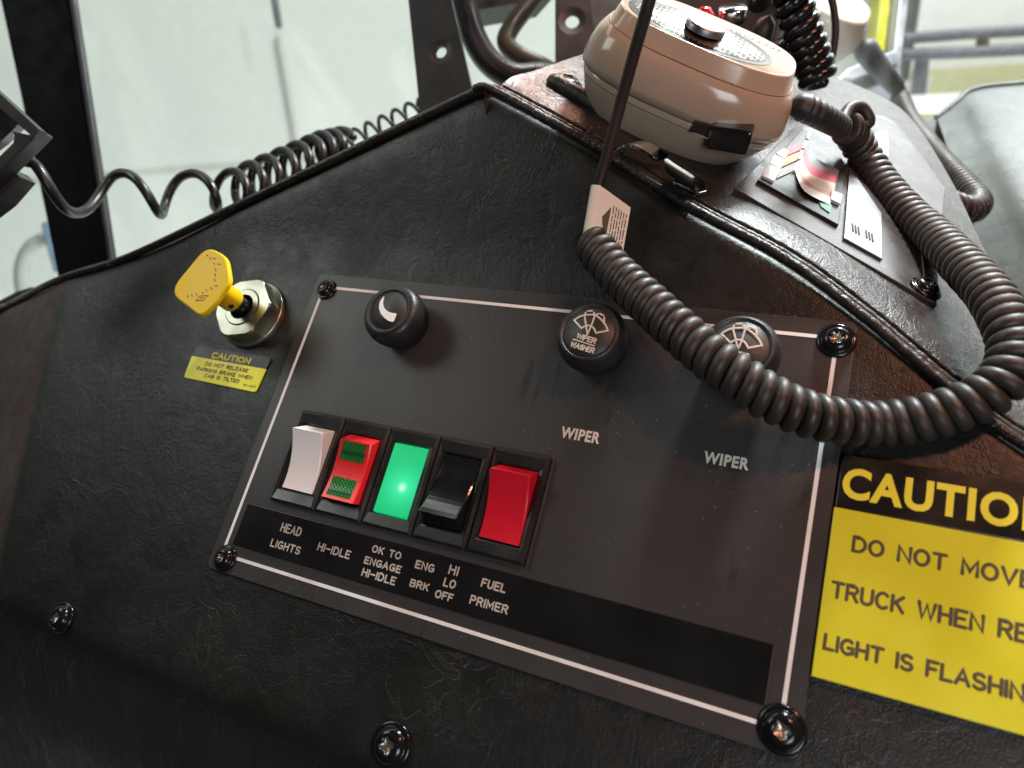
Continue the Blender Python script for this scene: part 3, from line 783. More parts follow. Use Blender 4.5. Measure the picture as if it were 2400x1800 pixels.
px_text(mb, 'TRUCK WHEN RED', hp, (1944, 1400.7), (2307, 1485.7), (1949.5, 1359), .00056, prefix='TRUCK WHEN', gap=.24); mb.build('lettering', M['plate_letter'], cp); mb = MB()
px_text(mb, 'LIGHT IS FLASHING', hp, (1926.6, 1520), (2351, 1636), (1931.6, 1480), .00056, prefix='LIGHT IS FLASH', gap=.24)
mb.build('lettering', M['plate_letter'], cp)

# ------------------------------------------------------------------ small caution sticker
hk = .0009
q = loc(455, 880); st = empty('caution_sticker', pf(q[0], q[1], 0), 'small yellow and black parking brake caution sticker below the yellow knob', 'sticker')
yl = roundpoly([tuple(loc(*p, hk)[:2]) for p in ((430.6, 884), (598, 919), (623, 865), (450, 834))], [.0014, .0014, .0002, .0002])
bl = roundpoly([tuple(loc(*p, hk)[:2]) for p in ((450, 833.5), (623, 864.5), (636, 839), (463.2, 810.7))], [.0002, .0002, .0014, .0014])
mb = MB(); mb.prism(yl, .0002, hk, PANEL); mb.build('label_field', M['stick_yellow'], st)
mb = MB(); mb.prism(bl, .0002, hk, PANEL); mb.build('heading_band', M['stick_black'], st)
mb = MB(); px_text(mb, 'CAUTION', hk, (493.3, 839), (583.7, 855), (497, 823.5), .00052, gap=.22); mb.build('lettering', M['olive_letter'], st)
mb = MB()
px_text(mb, 'DO NOT RELEASE', hk, (479.6, 855.3), (580, 875), (481, 846), .00026, gap=.24); mb.build('lettering', M['dark_letter'], st); mb = MB()
px_text(mb, 'PARKING BRAKE WHEN', hk, (459.6, 867.3), (589.8, 891), (461, 858), .00026, gap=.24); mb.build('lettering', M['dark_letter'], st); mb = MB()
px_text(mb, 'CAB IS TILTED', hk, (477.6, 883.8), (559.6, 899), (479, 874.5), .00026, gap=.24); mb.build('lettering', M['dark_letter'], st); mb = MB()
px_text(mb, '91-4011', hk, (569, 905), (598, 910), (570.5, 899), .00017, gap=.3)
mb.build('lettering', M['dark_letter'], st)

# ------------------------------------------------------------------ parking brake knob
z5 = lambda x, y: (380 + x * .24111, 560 + y * .24111)
q = loc(*z5(780, 662), .010); kf = pf(q[0], q[1], 0.0)
pk = empty('parking_brake_knob', kf, 'yellow flat pull knob on a hex nut at the left of the dashboard', 'pull knob')
hexp = [loc(*z5(*p), .010)[:2] - q[:2] for p in ((985, 378), (1060, 650), (865, 930), (570, 945), (500, 700), (690, 400))]
rad = .94 * np.mean([np.linalg.norm(p) for p in hexp]); a0 = np.mean([(math.atan2(p[1], p[0]) + math.pi / 3 * i) % (math.pi / 3) for i, p in enumerate(hexp)])
hexr = [(rad * math.cos(a0 + i * math.pi / 3), rad * math.sin(a0 + i * math.pi / 3)) for i in range(6)]
mb = MB(); mb.lathe([(rad * 1.06, 0), (rad * 1.06, .0022), (rad * 1.02, .0028), (.008, .0028)], kf, 0, 48, close=False); mb.build('washer', M['steel'], pk)
mb = MB()
n_ = 48; v = []; fs = []
hr = lambda t: rad * math.cos(math.pi / 6) / math.cos(((t - a0) % (math.pi / 3)) - math.pi / 6)
rows = [(lambda t: hr(t), .0028), (lambda t: hr(t), .0090), (lambda t: min(hr(t), rad * .93), .0100), (lambda t: .0105, .0100), (lambda t: .0098, .0092), (lambda t: .0098, .0106), (lambda t: .0070, .0106), (lambda t: .0066, .0040)]
for fn, z in rows: v += [(fn(2 * math.pi * i / n_) * math.cos(2 * math.pi * i / n_), fn(2 * math.pi * i / n_) * math.sin(2 * math.pi * i / n_), z) for i in range(n_)]
for k in range(len(rows) - 1):
    for i in range(n_): j = (i + 1) % n_; fs.append((k * n_ + i, k * n_ + j, (k + 1) * n_ + j, (k + 1) * n_ + i))
mb.add(v, fs, kf, 0, False); mb.build('nut', M['steel'], pk)
hz = .0400
pp = [loc(*z5(*p), hz)[:2] - q[:2] for p in ((430, 66), (622, 165), (660, 410), (500, 645), (372, 755), (60, 515))]
off = -np.array(pp).mean(0) * 0
mb = MB(); mb.lathe([(.0048, .003), (.0048, .020)], kf, 0, 24); mb.build('shaft', M['black_plastic'], pk)
mb = MB(); mb.prism(roundpoly([tuple(p) for p in pp], [.010, .005, .003, .003, .009, .009], 6), hz - .0024, hz, kf, 0, .0008, nb=3); pad = mb.build('paddle', M['yellow_knob'], pk)
mb = MB(); mb.lathe([(.0058, .0165), (.0062, .0175), (.0060, hz - .012), (.0066, hz - .008), (.0085, hz - .004), (.0120, hz - .0022)], kf, 0, 36, close=True); mb.build('neck', M['yellow_knob'], pk)
# roll-pin hole in the neck
d = unit(CAM - (kf[:3, 3] + EN * .022)); d = unit(d - (d @ EN) * EN + -EY * .55); hf_ = frame(kf[:3, 3] + EN * .0205 + d * .00585, unit(np.cross(EN, d)), EN, d)
mb = MB(); mb.lathe([(.0014, 0), (.0014, .0006), (.0001, .0005)], hf_, 0, 20, close=False); mb.build('pin_hole', M['black_plastic'], pk)
# worn marks printed on the paddle
mb = MB(); fz = kf.copy(); fz[:3, 3] = kf[:3, 3] + EN * (hz + .00004)
fi = np.linalg.inv(kf)
def onp(x, y):
    r_ = fi @ np.r_[hit(*z5(x, y), kf[:3, 3] + EN * hz, EN), 1]; return V(r_[0], r_[1], 0.)
for (x, y), ang, L in [((555, 245), 20, 26), ((520, 300), 70, 26), ((515, 350), 60, 26), ((512, 400), 65, 24), ((528, 455), 10, 28), ((480, 480), 55, 22), ((510, 190), 30, 22), ((470, 190), 60, 20), ((440, 160), 40, 18), ((505, 240), 60, 16), ((430, 500), 70, 18), ((395, 525), 60, 16), ((335, 540), 80, 20), ((290, 550), 80, 22), ((250, 560), 80, 20)]:
    a = math.radians(ang); dx, dy = math.cos(a) * L / 2, math.sin(a) * L / 2
    mb.tube([onp(x - dx, y - dy), onp(x + 4, y), onp(x + dx, y + dy)], .00022, 6, fz, zs=.2)
mb.tube([onp(328, 600), onp(365, 555), onp(450, 548), onp(405, 595), onp(328, 600)], .00020, 6, fz, zs=.2); mb.tube([onp(372, 575), onp(405, 570)], .0002, 6, fz, zs=.2)
mb.build('worn_print', M['plate_letter'], pad)

# ------------------------------------------------------------------ front hand microphone
def mic(name, cpx, z, Lpx, Nup, tilt, sect, label, scale=1., mat='beige'):
    o_ = P(*cpx, z); vw = unit(wray(*cpx))
    ux = RCW @ V(1, 0, 0); uy = RCW @ V(0, -1, 0)
    ux = unit(ux - (ux @ vw) * vw); uy = unit(uy - (uy @ vw) * vw - (uy @ ux) * ux)
    Nn = unit(ux * Nup[0] + uy * Nup[1]); Nn = unit(Nn * math.cos(tilt) - vw * math.sin(tilt))
    L_ = unit(ux * Lpx[0] + uy * Lpx[1] + vw * Lpx[2]); L_ = unit(L_ - (L_ @ Nn) * Nn); D_ = np.cross(Nn, L_)
    f = frame(o_, L_, D_, Nn)
    t_ = empty(name, f, label, 'microphone', None)
    return t_, f
def superell(a, c_, n, e=3.2):
    o = []
    for i in range(n):
        t = 2 * math.pi * i / n; ct, st_ = math.cos(t), math.sin(t)
        o.append((a * math.copysign(abs(ct) ** (2 / e), ct), c_ * math.copysign(abs(st_) ** (2 / e), st_)))
    return o
def loft(mb, secs, f, mi=0, n=72, cap0=True, cap1=False):
    v = []; fs = []
    for (a, c_, z, ox, oy, e) in secs: v += [(x + ox, y + oy, z) for x, y in superell(a, c_, n, e)]
    for k in range(len(secs) - 1):
        for i in range(n): j = (i + 1) % n; fs.append((k * n + i, k * n + j, (k + 1) * n + j, (k + 1) * n + i))
    if cap0: fs.append(tuple(range(n))[::-1])
    if cap1: fs.append(tuple((len(secs) - 1) * n + i for i in range(n)))
    mb.add(v, fs, f, mi, True)
mic1, mf = mic('hand_microphone', (1664, 74), .318, (.93, -.37, -.05), (.36, 1), math.radians(14), None, 'glossy ivory hand microphone with chrome grille face up on the dashboard')
k_ = .001
A, Cc = 44, 31
mb = MB()
secs = [(5, 4, -60.3, -6, 0, 2.2), (17, 13, -59.3, -6, 0, 2.3), (29, 21, -55.3, -5, 0, 2.4), (38, 27, -48.8, -3, 0, 2.5), (44.5, 31, -40.8, -1.5, 0, 2.6), (48.2, 33.3, -33.3, -.5, 0, 2.7), (49.6, 34.3, -28.4, 0, 0, 2.8), (48.8, 33.6, -28.0, 0, 0, 2.8)]
loft(mb, [tuple(x * k_ if i < 5 else x for i, x in enumerate(s_)) for s_ in secs], mf, cap1=True); mb.build('rear_shell', M['beige'], mic1)
mb = MB()
secs = [(49.6, 33.9, -27.8, 0, 0, 2.8), (51.2, 35.2, -27.2, 0, 0, 2.8), (51.3, 35.3, -24, 0, 0, 2.8), (50.4, 34.6, -18, 0, 0, 2.8), (48.6, 33.4, -12.5, 0, 0, 2.8), (46.4, 31.9, -9.2, 0, 0, 2.8), (44.8, 30.6, -7.9, 0, 0, 2.9), (44.2, 30.2, -7.4, 0, 0, 2.9), (42.4, 28.9, -.8, 0, 0, 2.9), (41.8, 28.4, -.1, 0, 0, 2.9), (41.0, 27.7, 0, 0, 0, 2.9), (39.0, 25.9, -.6, 0, 0, 2.9)]
loft(mb, [tuple(x * k_ if i < 5 else x for i, x in enumerate(s_)) for s_ in secs], mf, cap0=True, cap1=True); front = mb.build('front_shell', M['beige'], mic1)
mb = MB()
for a_, c2, z_ in ((50.0, 34.3, -27.9), (44.9, 30.7, -8.0), (49.1, 33.95, -31.4)):
    mb.tube([(x, y, z_ * k_) for x, y in superell(a_ * k_, c2 * k_, 90, 2.8)], .00035 if z_ > -30 else .00016, 6, mf, closed=True)
mb.build('joint_line', M['seam_line'], mic1)
# grille: convex perforated leaf over a dark plate that paints in the recess shadow
mb = MB(); gy = -4
mb.prism([(x * k_ - .004, (y + gy) * k_) for x, y in superell(35, 22.5, 48, 2.1)], -.0016, -.00045, mf); mb.build('grille_shade_plate', M['bezel'], mic1)
mb = MB(); v = []; fs = []; nr, ns = 10, 64
for r_i in range(nr + 1):
    rr = r_i / nr
    for x, y in superell(32, 18.5, ns, 2.0): v.append((x * rr * k_ - .004, (y * rr + gy) * k_, (-.3 + 4.2 * (1 - rr ** 2)) * k_))
for r_i in range(nr):
    for i in range(ns): j = (i + 1) % ns; fs.append((r_i * ns + i, (r_i + 1) * ns + i, (r_i + 1) * ns + j, r_i * ns + j))
mb.add(v, fs, mf, 0, True); mb.build('grille', M['grille'], mic1)
mb = MB(); bf = mf.copy(); bf[:3, 3] = ap(mf, [(-.002, -.0115, .0024)])[0]
mb.lathe([(.0090, 0), (.0090, .0020), (.0084, .0030), (.0076, .0032), (.0070, .0026), (.00001, .0027)], bf, 0, 40, close=False); mb.build('badge', M['brushed'], mic1)
mb = MB(); bold(mb, 'MOTOROLA', mf, -.006, .0165, .036, .0046, None, .00008 - .0006, .02, rot=True); mb.build('lettering', M['plate_letter'], front)
# press-to-talk key and its tab
def on_mic(u, v_, y): return (np.linalg.inv(mf) @ np.r_[hit(u, v_, ap(mf, [(0, y, 0)])[0], mf[:3, 1]), 1])[:3]
mb = MB(); kp = [on_mic(u, v_, -.0345) for u, v_ in ((1658, 340), (1752, 356), (1768, 300), (1668, 286))]
kfm = frame(ap(mf, [(0, -.0345, 0)])[0], mf[:3, 0], -mf[:3, 2], -mf[:3, 1]); kfm[:3, 1] = np.cross(kfm[:3, 2], kfm[:3, 0])
toK = lambda p: (np.linalg.inv(kfm) @ np.r_[ap(mf, [p])[0], 1])[:2]
mb.prism(roundpoly([tuple(toK(p)) for p in kp], .0018, 4), -.006, .0055, kfm, 0, .0012); key = mb.build('talk_key', M['black_plastic'], mic1)
mb = MB(); kp = [on_mic(u, v_, -.0345) for u, v_ in ((1618, 306), (1668, 318), (1672, 292), (1630, 280))]
mb.prism([tuple(toK(p)) for p in kp], -.006, .0022, kfm, 0, .0005); mb.build('key_tab', M['bezel'], key)
# cord boot
bp = spline([P(1880, 250, .318), P(1925, 272, .322), P(1968, 296, .334)], 40)
mb = MB(); mb.tube(bp, .0058 + .0006 * (np.sin(np.arange(40) * 1.3) > 0) - np.linspace(0, .0008, 40), 20); mb.build('cord_boot', M['rubber'], mic1)

# chrome hang-up bracket under it
fb = ont(1618, 428, 0); bt = empty('microphone_clip', frame(fb, TD, TB2, TN), 'small bent chrome clip holding the front microphone to the dash', 'clip')
pl = plane_poly([(1578, 424), (1640, 452), (1657, 447), (1655, 425), (1630, 405), (1600, 395)], s1 + TN * .0022, TN)
mb = MB(); poly3(mb, pl, TN, .0014, 0, .0004); ft = mb.build('foot', M['chrome'], bt)
ctr = ont(1625, 438, .0023); mb = MB(); mb.lathe([(.0034, .0), (.0034, .00025), (.0001, .0002)], frame(ctr, TD, TB2, TN), 0, 28, lambda t, k: 1 - .3 * abs(math.sin(t)), close=False); mb.build('slot', M['bezel'], ft)
zz = zdep(ont(1600, 410)); mb = MB()
up3 = spline([ont(1588, 420, .002), ont(1572, 412, .004), ont(1565, 402, .009), ont(1563, 388, .012), ont(1564, 376, .013)], 14); sd = TD * .0135
mb.grid(np.stack([up3 - sd * .1, up3 + sd * 1.0], 1)); mb.grid(np.stack([up3 - sd * .1 + TB2 * .0013, up3 + sd + TB2 * .0013], 1)); mb.grid(np.stack([up3 - sd * .1, up3 - sd * .1 + TB2 * .0013], 1)); mb.build('upright', M['dull'], bt)
hk3 = spline([ont(1446, 348, .004), ont(1468, 338, .010), ont(1500, 346, .010), ont(1540, 372, .006)], 16)
mb = MB(); mb.grid(np.stack([hk3, hk3 + TB2 * .010], 1)); mb.grid(np.stack([hk3 - TN * .0014, hk3 + TB2 * .010 - TN * .0014], 1)); mb.grid(np.stack([hk3, hk3 - TN * .0014], 1)); mb.build('hook', M['chrome'], bt)

# its coiled cord
cpx = [(1982, 298, .350), (2000, 318, .360), (2030, 372, .366), (2072, 436, .355), (2128, 500, .335), (2195, 560, .309), (2262, 628, .280), (2322, 694, .257), (2362, 765, .241), (2375, 832, .233), (2346, 897, .230), (2270, 946, .232), (2165, 980, .237), (2060, 994, .242), (1975, 988, .241), (1890, 970, .240), (1795, 927, .241), (1700, 864, .245), (1610, 792, .255), (1525, 716, .269), (1445, 641, .285), (1388, 572, .298)]
cpath = np.array([P(*p) for p in cpx])
cr = empty('coiled_cable', frame(cpath[12], V(1, 0, 0), V(0, 1, 0), V(0, 0, 1)), 'thick dark brown coiled cord looping across the switch panel from the front microphone', 'cord')
hx_ = coil(spline(cpath, 300), lambda s_: .0056 + .0002 * math.sin(s_ * 9), lambda s_: .0053 + .0003 * s_ + .0002 * math.sin(s_ * 40) , 22, 0., .012)
mb = MB(); mb.tube(hx_, .0029, 12); mb.build('coil', M['cord'], cr)
lead = spline([hx_[0], P(2034, 290, .352), P(2020, 252, .350), P(1992, 254, .348), P(1975, 280, .344), P(1962, 296, .336)], 50)
mb = MB(); mb.tube(lead, .0030, 10); mb.build('end_loop', M['cord'], cr)
tail = spline([hx_[-1], P(1392, 552, .300), P(1397, 500, .297), P(1402, 440, .294), P(1424, 360, .287), P(1455, 240, .275), P(1488, 120, .262), P(1522, 0, .250), P(1560, -140, .24)], 80)
mb = MB(); mb.tube(tail, .0024, 14); tl = mb.build('straight_lead', M['cord_brown'], cr)
# flag label wrapped round the lead
mb = MB(); ax0, ax1 = P(1402, 437, .2938), P(1381, 560, .2960); axd = unit(ax1 - ax0)
vw = unit(wray(1400, 500)); sd = unit(np.cross(axd, vw)); 
if (RCW.T @ sd)[0] < 0: sd = -sd
fr_ = unit(np.cross(sd, axd)); 
if fr_ @ vw > 0: fr_ = -fr_
prof = [(math.cos(a) * .0031, math.sin(a) * .0031) for a in np.linspace(math.radians(215), math.radians(78), 14)]
flag_dir = unit(sd * .97 - fr_ * .25)
LL = np.linalg.norm(ax1 - ax0)
def fl(s_, t):  # t: 0..1 round the tube, then out along the flag
    if t <= 13: a, b_ = prof[int(t)]; p = sd * a + fr_ * b_
    else: a, b_ = prof[13]; p = sd * a + fr_ * b_ + flag_dir * (.0148 * (t - 13)) + axd * .0065 * (t - 13)
    return ax0 + axd * LL * s_ + p
tts = list(range(14)) + [13.2, 13.4, 13.6, 13.8, 14.0]
G = [[fl(s_, t) for t in tts] for s_ in np.linspace(0, .99, 8)]
mb.grid(G); G2 = [[p - fr_ * .0003 for p in r_] for r_ in G]; mb.grid(G2); tg = mb.build('flag_label', M['tag'], tl)
mb = MB()
def fp(s_, t): return fl(s_, t) + fr_ * .00018
tri = [fp(.22, 13.44), fp(.50, 13.22), fp(.62, 13.26), fp(.86, 13.42)]
mb.add(tri, [(0, 1, 2, 3)], I4, 0, False)
for col_, t in enumerate(np.linspace(13.50, 13.90, 6)):
    s_ = .16 + .04 * rng.random()
    while s_ < .84:
        L = .05 + .16 * rng.random(); mb.add([fp(s_, t), fp(min(.88, s_ + L), t), fp(min(.88, s_ + L), t + .028), fp(s_, t + .028)], [(0, 1, 2, 3)], I4, 0, False); s_ += L + .03
mb.build('small_print', M['plate_letter'], tg)

# ------------------------------------------------------------------ instrument plate on the top cover
ip = empty('instrument_plate', frame(ont(1960, 590), TD, TB2, TN), 'dark instrument plate with a striped gauge lying right of the front microphone', 'instrument panel')
hI = .0022
mb = MB(); poly3(mb, roundpoly3 if False else plane_poly([(1722, 441), (2197, 714), (2205, 560), (2216, 440), (2150, 352), (2098, 286), (2072, 272), (2000, 262), (1860, 300)], s1 + TN * hI, TN), TN, .0026, 0, .0004); mb.build('plate', M['plate_grey'], ip)
mb = MB(); ln3 = [ont(2167, 660, hI), ont(2160, 590, hI), ont(2156, 520, hI)]; mb.tube(ln3, .0005, 6); mb.build('trim_line', M['g_orange'], ip)
mb = MB(); pl = plane_poly([(1979, 557), (2069, 607), (2067, 500), (1993, 392)], s1 + TN * (hI + .0012), TN); poly3(mb, pl, TN, .0010, 0, .0003); lp = mb.build('nameplate', M['brushed'], ip)
mb = MB()
for u0, v0 in ((1998, 524), (2030, 540)):
    for k2 in range(3):
        a = ont(u0 + k2 * 7, v0 + k2 * 4, hI + .0014); b_ = ont(u0 + k2 * 7 + 2, v0 + k2 * 4 + 18, hI + .0014); mb.tube([a, b_], .00035, 6)
mb.build('lettering', M['plate_letter'], lp)
mb = MB(); pl = plane_poly([(2051, 366), (2082, 376), (2080, 306), (2050, 312)], s1 + TN * (hI + .0010), TN); poly3(mb, pl, TN, .0008); mb.build('paper_label', M['g_white'], ip)
q = ont(2168, 678, hI); screw_part(frame(q, TD, TB2, TN), .0068, ip, 4, .3)
# gauge
hg = hI + .0016
mb = MB(); poly3(mb, plane_poly([(1776, 421), (1966, 527), (1984, 388), (1948, 330), (1880, 300)], s1 + TN * hg, TN), TN, .0015, 0, .0004); gg = mb.build('gauge', M['bezel'], ip)
def patch(pix, mat_, lift, name):
    mb = MB(); poly3(mb, plane_poly(pix, s1 + TN * (hg + lift), TN), TN, lift * .9); return mb.build(name, M[mat_], gg)
patch([(1820, 418), (1862, 399), (1871, 378), (1829, 396)], 'g_grey', .0006, 'stripe')
patch([(1830, 392), (1872, 373), (1879, 353), (1841, 368)], 'g_orange', .0006, 'stripe')
patch([(1842, 366), (1880, 349), (1888, 330), (1851, 345)], 'g_red', .0006, 'stripe')
patch([(1787, 411), (1814, 425), (1829, 396), (1802, 384)], 'g_white', .0012, 'segment')
patch([(1804, 382), (1830, 394), (1840, 374), (1817, 362)], 'g_white', .0012, 'segment')
patch([(1820, 359), (1840, 371), (1848, 353), (1838, 347)], 'g_white', .0012, 'segment')
for a in (((1860, 398), (1866, 400), (1873, 381), (1867, 378)), ((1870, 371), (1877, 372), (1883, 353), (1877, 351)), ((1880, 346), (1886, 347), (1893, 330), (1887, 328)), ((1890, 324), (1896, 325), (1902, 309), (1895, 308))):
    patch(a, 'g_white', .0014, 'segment')
arcs = [((1897, 318), (1915, 370), (1967, 398)), ((1885, 343), (1908, 390), (1963, 414)), ((1878, 358), (1898, 405), (1958, 430)), ((1871, 376), (1893, 425), (1955, 455)), ((1868, 385), (1885, 430), (1950, 463)), ((1862, 398), (1885, 447), (1945, 480))]
ca = [spline(np.array(a, float), 12) for a in arcs]
for i, mt_ in enumerate(('g_grey', 'g_red', 'g_tan', 'g_orange', 'g_white')):
    mb = MB(); A_ = [ont(u, v_, hg + .0006 + .0012 * math.sin(math.pi * q_ / 11)) for q_, (u, v_) in enumerate(ca[i])]; B_ = [ont(u, v_, hg + .0006 + .0012 * math.sin(math.pi * q_ / 11)) for q_, (u, v_) in enumerate(ca[i + 1])]
    mb.grid([A_, B_]); mb.build('dial_band', M[mt_], gg)
patch([(1915, 462), (1950, 480), (1945, 498), (1925, 484)], 'g_green', .0005, 'stripe')
patch([(1950, 446), (1975, 455), (1970, 477), (1948, 466)], 'g_white', .0016, 'segment')

# ------------------------------------------------------------------ things standing behind the front microphone
mic2, m2 = mic('hand_microphone', (1935, -8), .66, (1, -.42, .0), (.42, 1), math.radians(22), None, 'ivory hand microphone behind the black coiled cord, far end of the dash')
mb = MB()
secs = [(8, 6, -37, 0, 0, 2.2), (20, 15, -35.5, 0, 0, 2.4), (29, 21, -29, 0, 0, 2.5), (34, 24, -19, 0, 0, 2.6), (34.6, 24.5, -15, 0, 0, 2.6), (34, 24, -8, 0, 0, 2.6), (31.5, 22, -4.5, 0, 0, 2.6), (30.5, 21.5, 0, 0, 0, 2.7), (28, 19, .6, 0, 0, 2.7)]
loft(mb, [tuple(x * k_ * 1.5 if i < 5 else x for i, x in enumerate(s_)) for s_ in secs], m2, cap1=True); mb.build('shell', M['beige'], mic2)
mb = MB(); mb.tube(spline([P(2030, 118, .675), P(2060, 158, .68), P(2098, 200, .69)], 10), np.linspace(.0112, .0085, 10), 16); mb.build('cord_boot', M['rubber'], mic2)
c2 = np.array([P(*p) for p in [(2108, 226, .70), (2132, 280, .65), (2176, 340, .585), (2226, 398, .525), (2270, 445, .485), (2292, 475, .462), (2275, 492, .445), (2235, 482, .438), (2185, 462, .432), (2140, 436, .428), (2112, 412, .425)]])
cc = empty('coiled_cable', frame(c2[3], V(1, 0, 0), V(0, 1, 0), V(0, 0, 1)), 'finely coiled brown cord hairpinning over the dash from the far microphone', 'cord')
mb = MB(); mb.tube(np.vstack([spline([P(2092, 194, .69), P(2112, 208, .695), P(2108, 226, .70)], 12)]), .0042, 10); mb.build('straight_lead', M['cord_brown'], cc)
h2 = coil(spline(c2, 260), .0060, .0062, 16)
mb = MB(); mb.tube(h2, .0029, 8); mb.build('coil', M['cord_brown'], cc)
c3 = np.array([P(*p) for p in [(1828, -70, .40), (1856, 0, .405), (1876, 55, .41), (1895, 110, .415), (1910, 155, .418), (1918, 195, .42)]])
mb = MB(); mb.tube(coil(spline(c3, 200), .0078, lambda s_: .0078 - .0022 * s_, 18), .0037, 10); tag(mb.build('coiled_cable', M['cord_black']), 'glossy black coiled cord hanging between the two microphones', 'cord')
mb = MB(); mb.tube(spline([P(1930, -60, .47), P(1952, 10, .475), P(1958, 80, .48), P(1945, 160, .49)], 40), .0026, 10); tag(mb.build('thin_cable', M['cord_brown']), 'thin dark cable arching past the far microphone', 'cable')
# radio console and its controls
zc = .47
cb = frame(P(1640, 30, zc), RCW[:, 0], -RCW[:, 1], -RCW[:, 2]); cb[:3, 2] = unit(V(-.1, -.9, .4)); cb[:3, 0] = unit(np.cross(V(0, 0, 1), cb[:3, 2])); cb[:3, 1] = np.cross(cb[:3, 2], cb[:3, 0])
mb = MB(); mb.box(-.055, .055, -.03, .05, -.06, 0, cb, 0, .004); tag(mb.build('radio_console', M['black_metal']), 'black console box behind the front microphone', 'console')
def aim(px, z): return frame(P(*px, z), cb[:3, 0], cb[:3, 1], cb[:3, 2])
axis_up = unit(V(-.15, -.35, .9)); ax_x = unit(np.cross(V(0, 1, 0), axis_up)); 
def upf(px, z, tilt=V(0, 0, 0)):
    zz_ = unit(axis_up + tilt); x = unit(np.cross(V(0, 1, .1), zz_)); return frame(P(*px, z), x, np.cross(zz_, x), zz_)
mb = MB(); mb.lathe([(.006, -.02), (.006, .0), (.0045, .0045), (.0001, .006)], upf((1650, 40), .42), 0, 24, close=False); tag(mb.build('indicator_lamp', M['red_lamp']), 'small red lamp just behind the grille of the front microphone', 'lamp')
f = upf((1716, 34), .42, V(.25, 0, 0)); mb = MB(); mb.lathe([(.004, -.03), (.004, -.004), (.0085, -.004), (.0085, .003), (.0078, .0042), (.0001, .0044)], f, 0, 36, close=False); tag(mb.build('push_button', M['chrome']), 'round chrome button on a stem behind the front microphone', 'button')
f = upf((1795, 58), .42, V(.55, 0, 0)); mb = MB(); mb.lathe([(.007, -.03), (.0065, -.004), (.0050, .002), (.0001, .006)], f, 0, 24, close=False); tag(mb.build('toggle_switch', M['cord_brown']), 'stubby brown toggle tip between the chrome button and black cord', 'switch')
f = upf((1845, 135), .43, V(.3, 0, 0)); mb = MB(); mb.lathe([(.006, -.03), (.006, -.012), (.012, -.006), (.0135, 0), (.011, .008), (.006, .011), (.0001, .012)], f, 0, 32, close=False); tag(mb.build('ball_grip', M['cord_black']), 'round glossy black ball grip at the foot of the black coiled cord', 'grip')
f = upf((1790, 20), .46, V(.2, 0, 0)); mb = MB(); mb.lathe([(.024, -.04), (.021, -.02), (.012, .008), (.008, .014), (.0001, .016)], f, 0, 40, close=False); tag(mb.build('gooseneck_base', M['black_plastic']), 'black cone shaped base behind the chrome button', 'mount')

# ------------------------------------------------------------------ left window: coiled cable, device, pillar
def left_helix():
    th = np.arange(0, 2 * math.pi * 11.2, 2 * math.pi / 26)
    kx = [0, 3.14, 6.28, 9.42, 12.57, 15.7, 18.85, 25.1, 31.4, 37.7, 44, 50.3, 56.5, 70.4]
    x = np.interp(th, kx, [62, 178, 290, 378, 452, 508, 545, 585, 622, 660, 695, 728, 752, 805])
    y = np.interp(x, [50, 290, 450, 545, 640, 752, 805], [432, 456, 452, 445, 405, 350, 330])
    r = np.interp(x, [50, 290, 390, 500, 560, 640, 752, 805], [60, 50, 50, 42, 44, 44, 36, 26])
    z = np.interp(x, [50, 300, 545, 752, 805], [.40, .455, .49, .50, .505])
    return np.array([P(a + float(np.interp(a, [50, 200, 300, 450, 600], [0, -8, 8, 22, 24])) * math.sin(t), b_ - rr * math.cos(t), zz_ - .012 * math.sin(t)) for a, b_, rr, zz_, t in zip(x, y, r, z, th)])
lh = left_helix()
lh = np.vstack([spline([P(-60, 430, .385), P(-10, 388, .39), P(30, 374, .396), lh[2]], 14)[:-1], lh[2:]])
mb = MB(); mb.tube(lh, .0031, 10); tag(mb.build('coiled_cable', M['cord_black2']), 'stretched dark coiled cable hanging in the left window', 'cable')
c4 = np.array([P(*p) for p in [(770, 362, .55), (850, 322, .56), (905, 296, .565), (1000, 250, .575)]])
mb = MB(); mb.tube(coil(c4, .0085, .0125, 20), .0016, 8); tag(mb.build('coiled_cable', M['cord']), 'thin black coils peeking over the dashboard edge', 'cable')
# device frame at the left edge
zd = .36; dn = unit(CAM - P(0, 320, zd))
def dp(u, v_): return P(u, v_, zd)
dv = empty('device_cradle', frame(dp(0, 320), V(1, 0, 0), V(0, 1, 0), V(0, 0, 1)), 'black slotted cradle at the left edge of the window', 'cradle')
def slab(pix, z0, th, mats, name, parent, bev=.0006):
    mb = MB(); pts = [P(u, v_, z0) for u, v_ in pix]; n = -RCW[:, 2]; n = unit(n); poly3(mb, pts, n, th, 0, bev); return mb.build(name, mats, parent)
slab([(-160, 78), (0, 218), (92, 303), (78, 322), (-160, 120)], .358, .006, M['black_metal'], 'rim', dv)
slab([(78, 318), (92, 303), (94, 308), (40, 362), (0, 402), (-140, 540), (-160, 470), (0, 364), (30, 334), (33, 316), (26, 306)], .362, .010, M['black_metal'], 'frame', dv)
slab([(-160, 140), (0, 246), (26, 274), (46, 284), (26, 306), (0, 330), (-160, 450)], .366, .006, M['bezel'], 'tray', dv)
slab([(-120, 430), (0, 398), (30, 396), (48, 415), (0, 470), (-120, 560)], .372, .012, M['black_metal'], 'clamp', dv)
slab([(-100, 720), (0, 703), (38, 683), (74, 672), (72, 688), (48, 698), (0, 714), (-100, 760)], .56, .01, M['black_metal'], 'arm', dv)
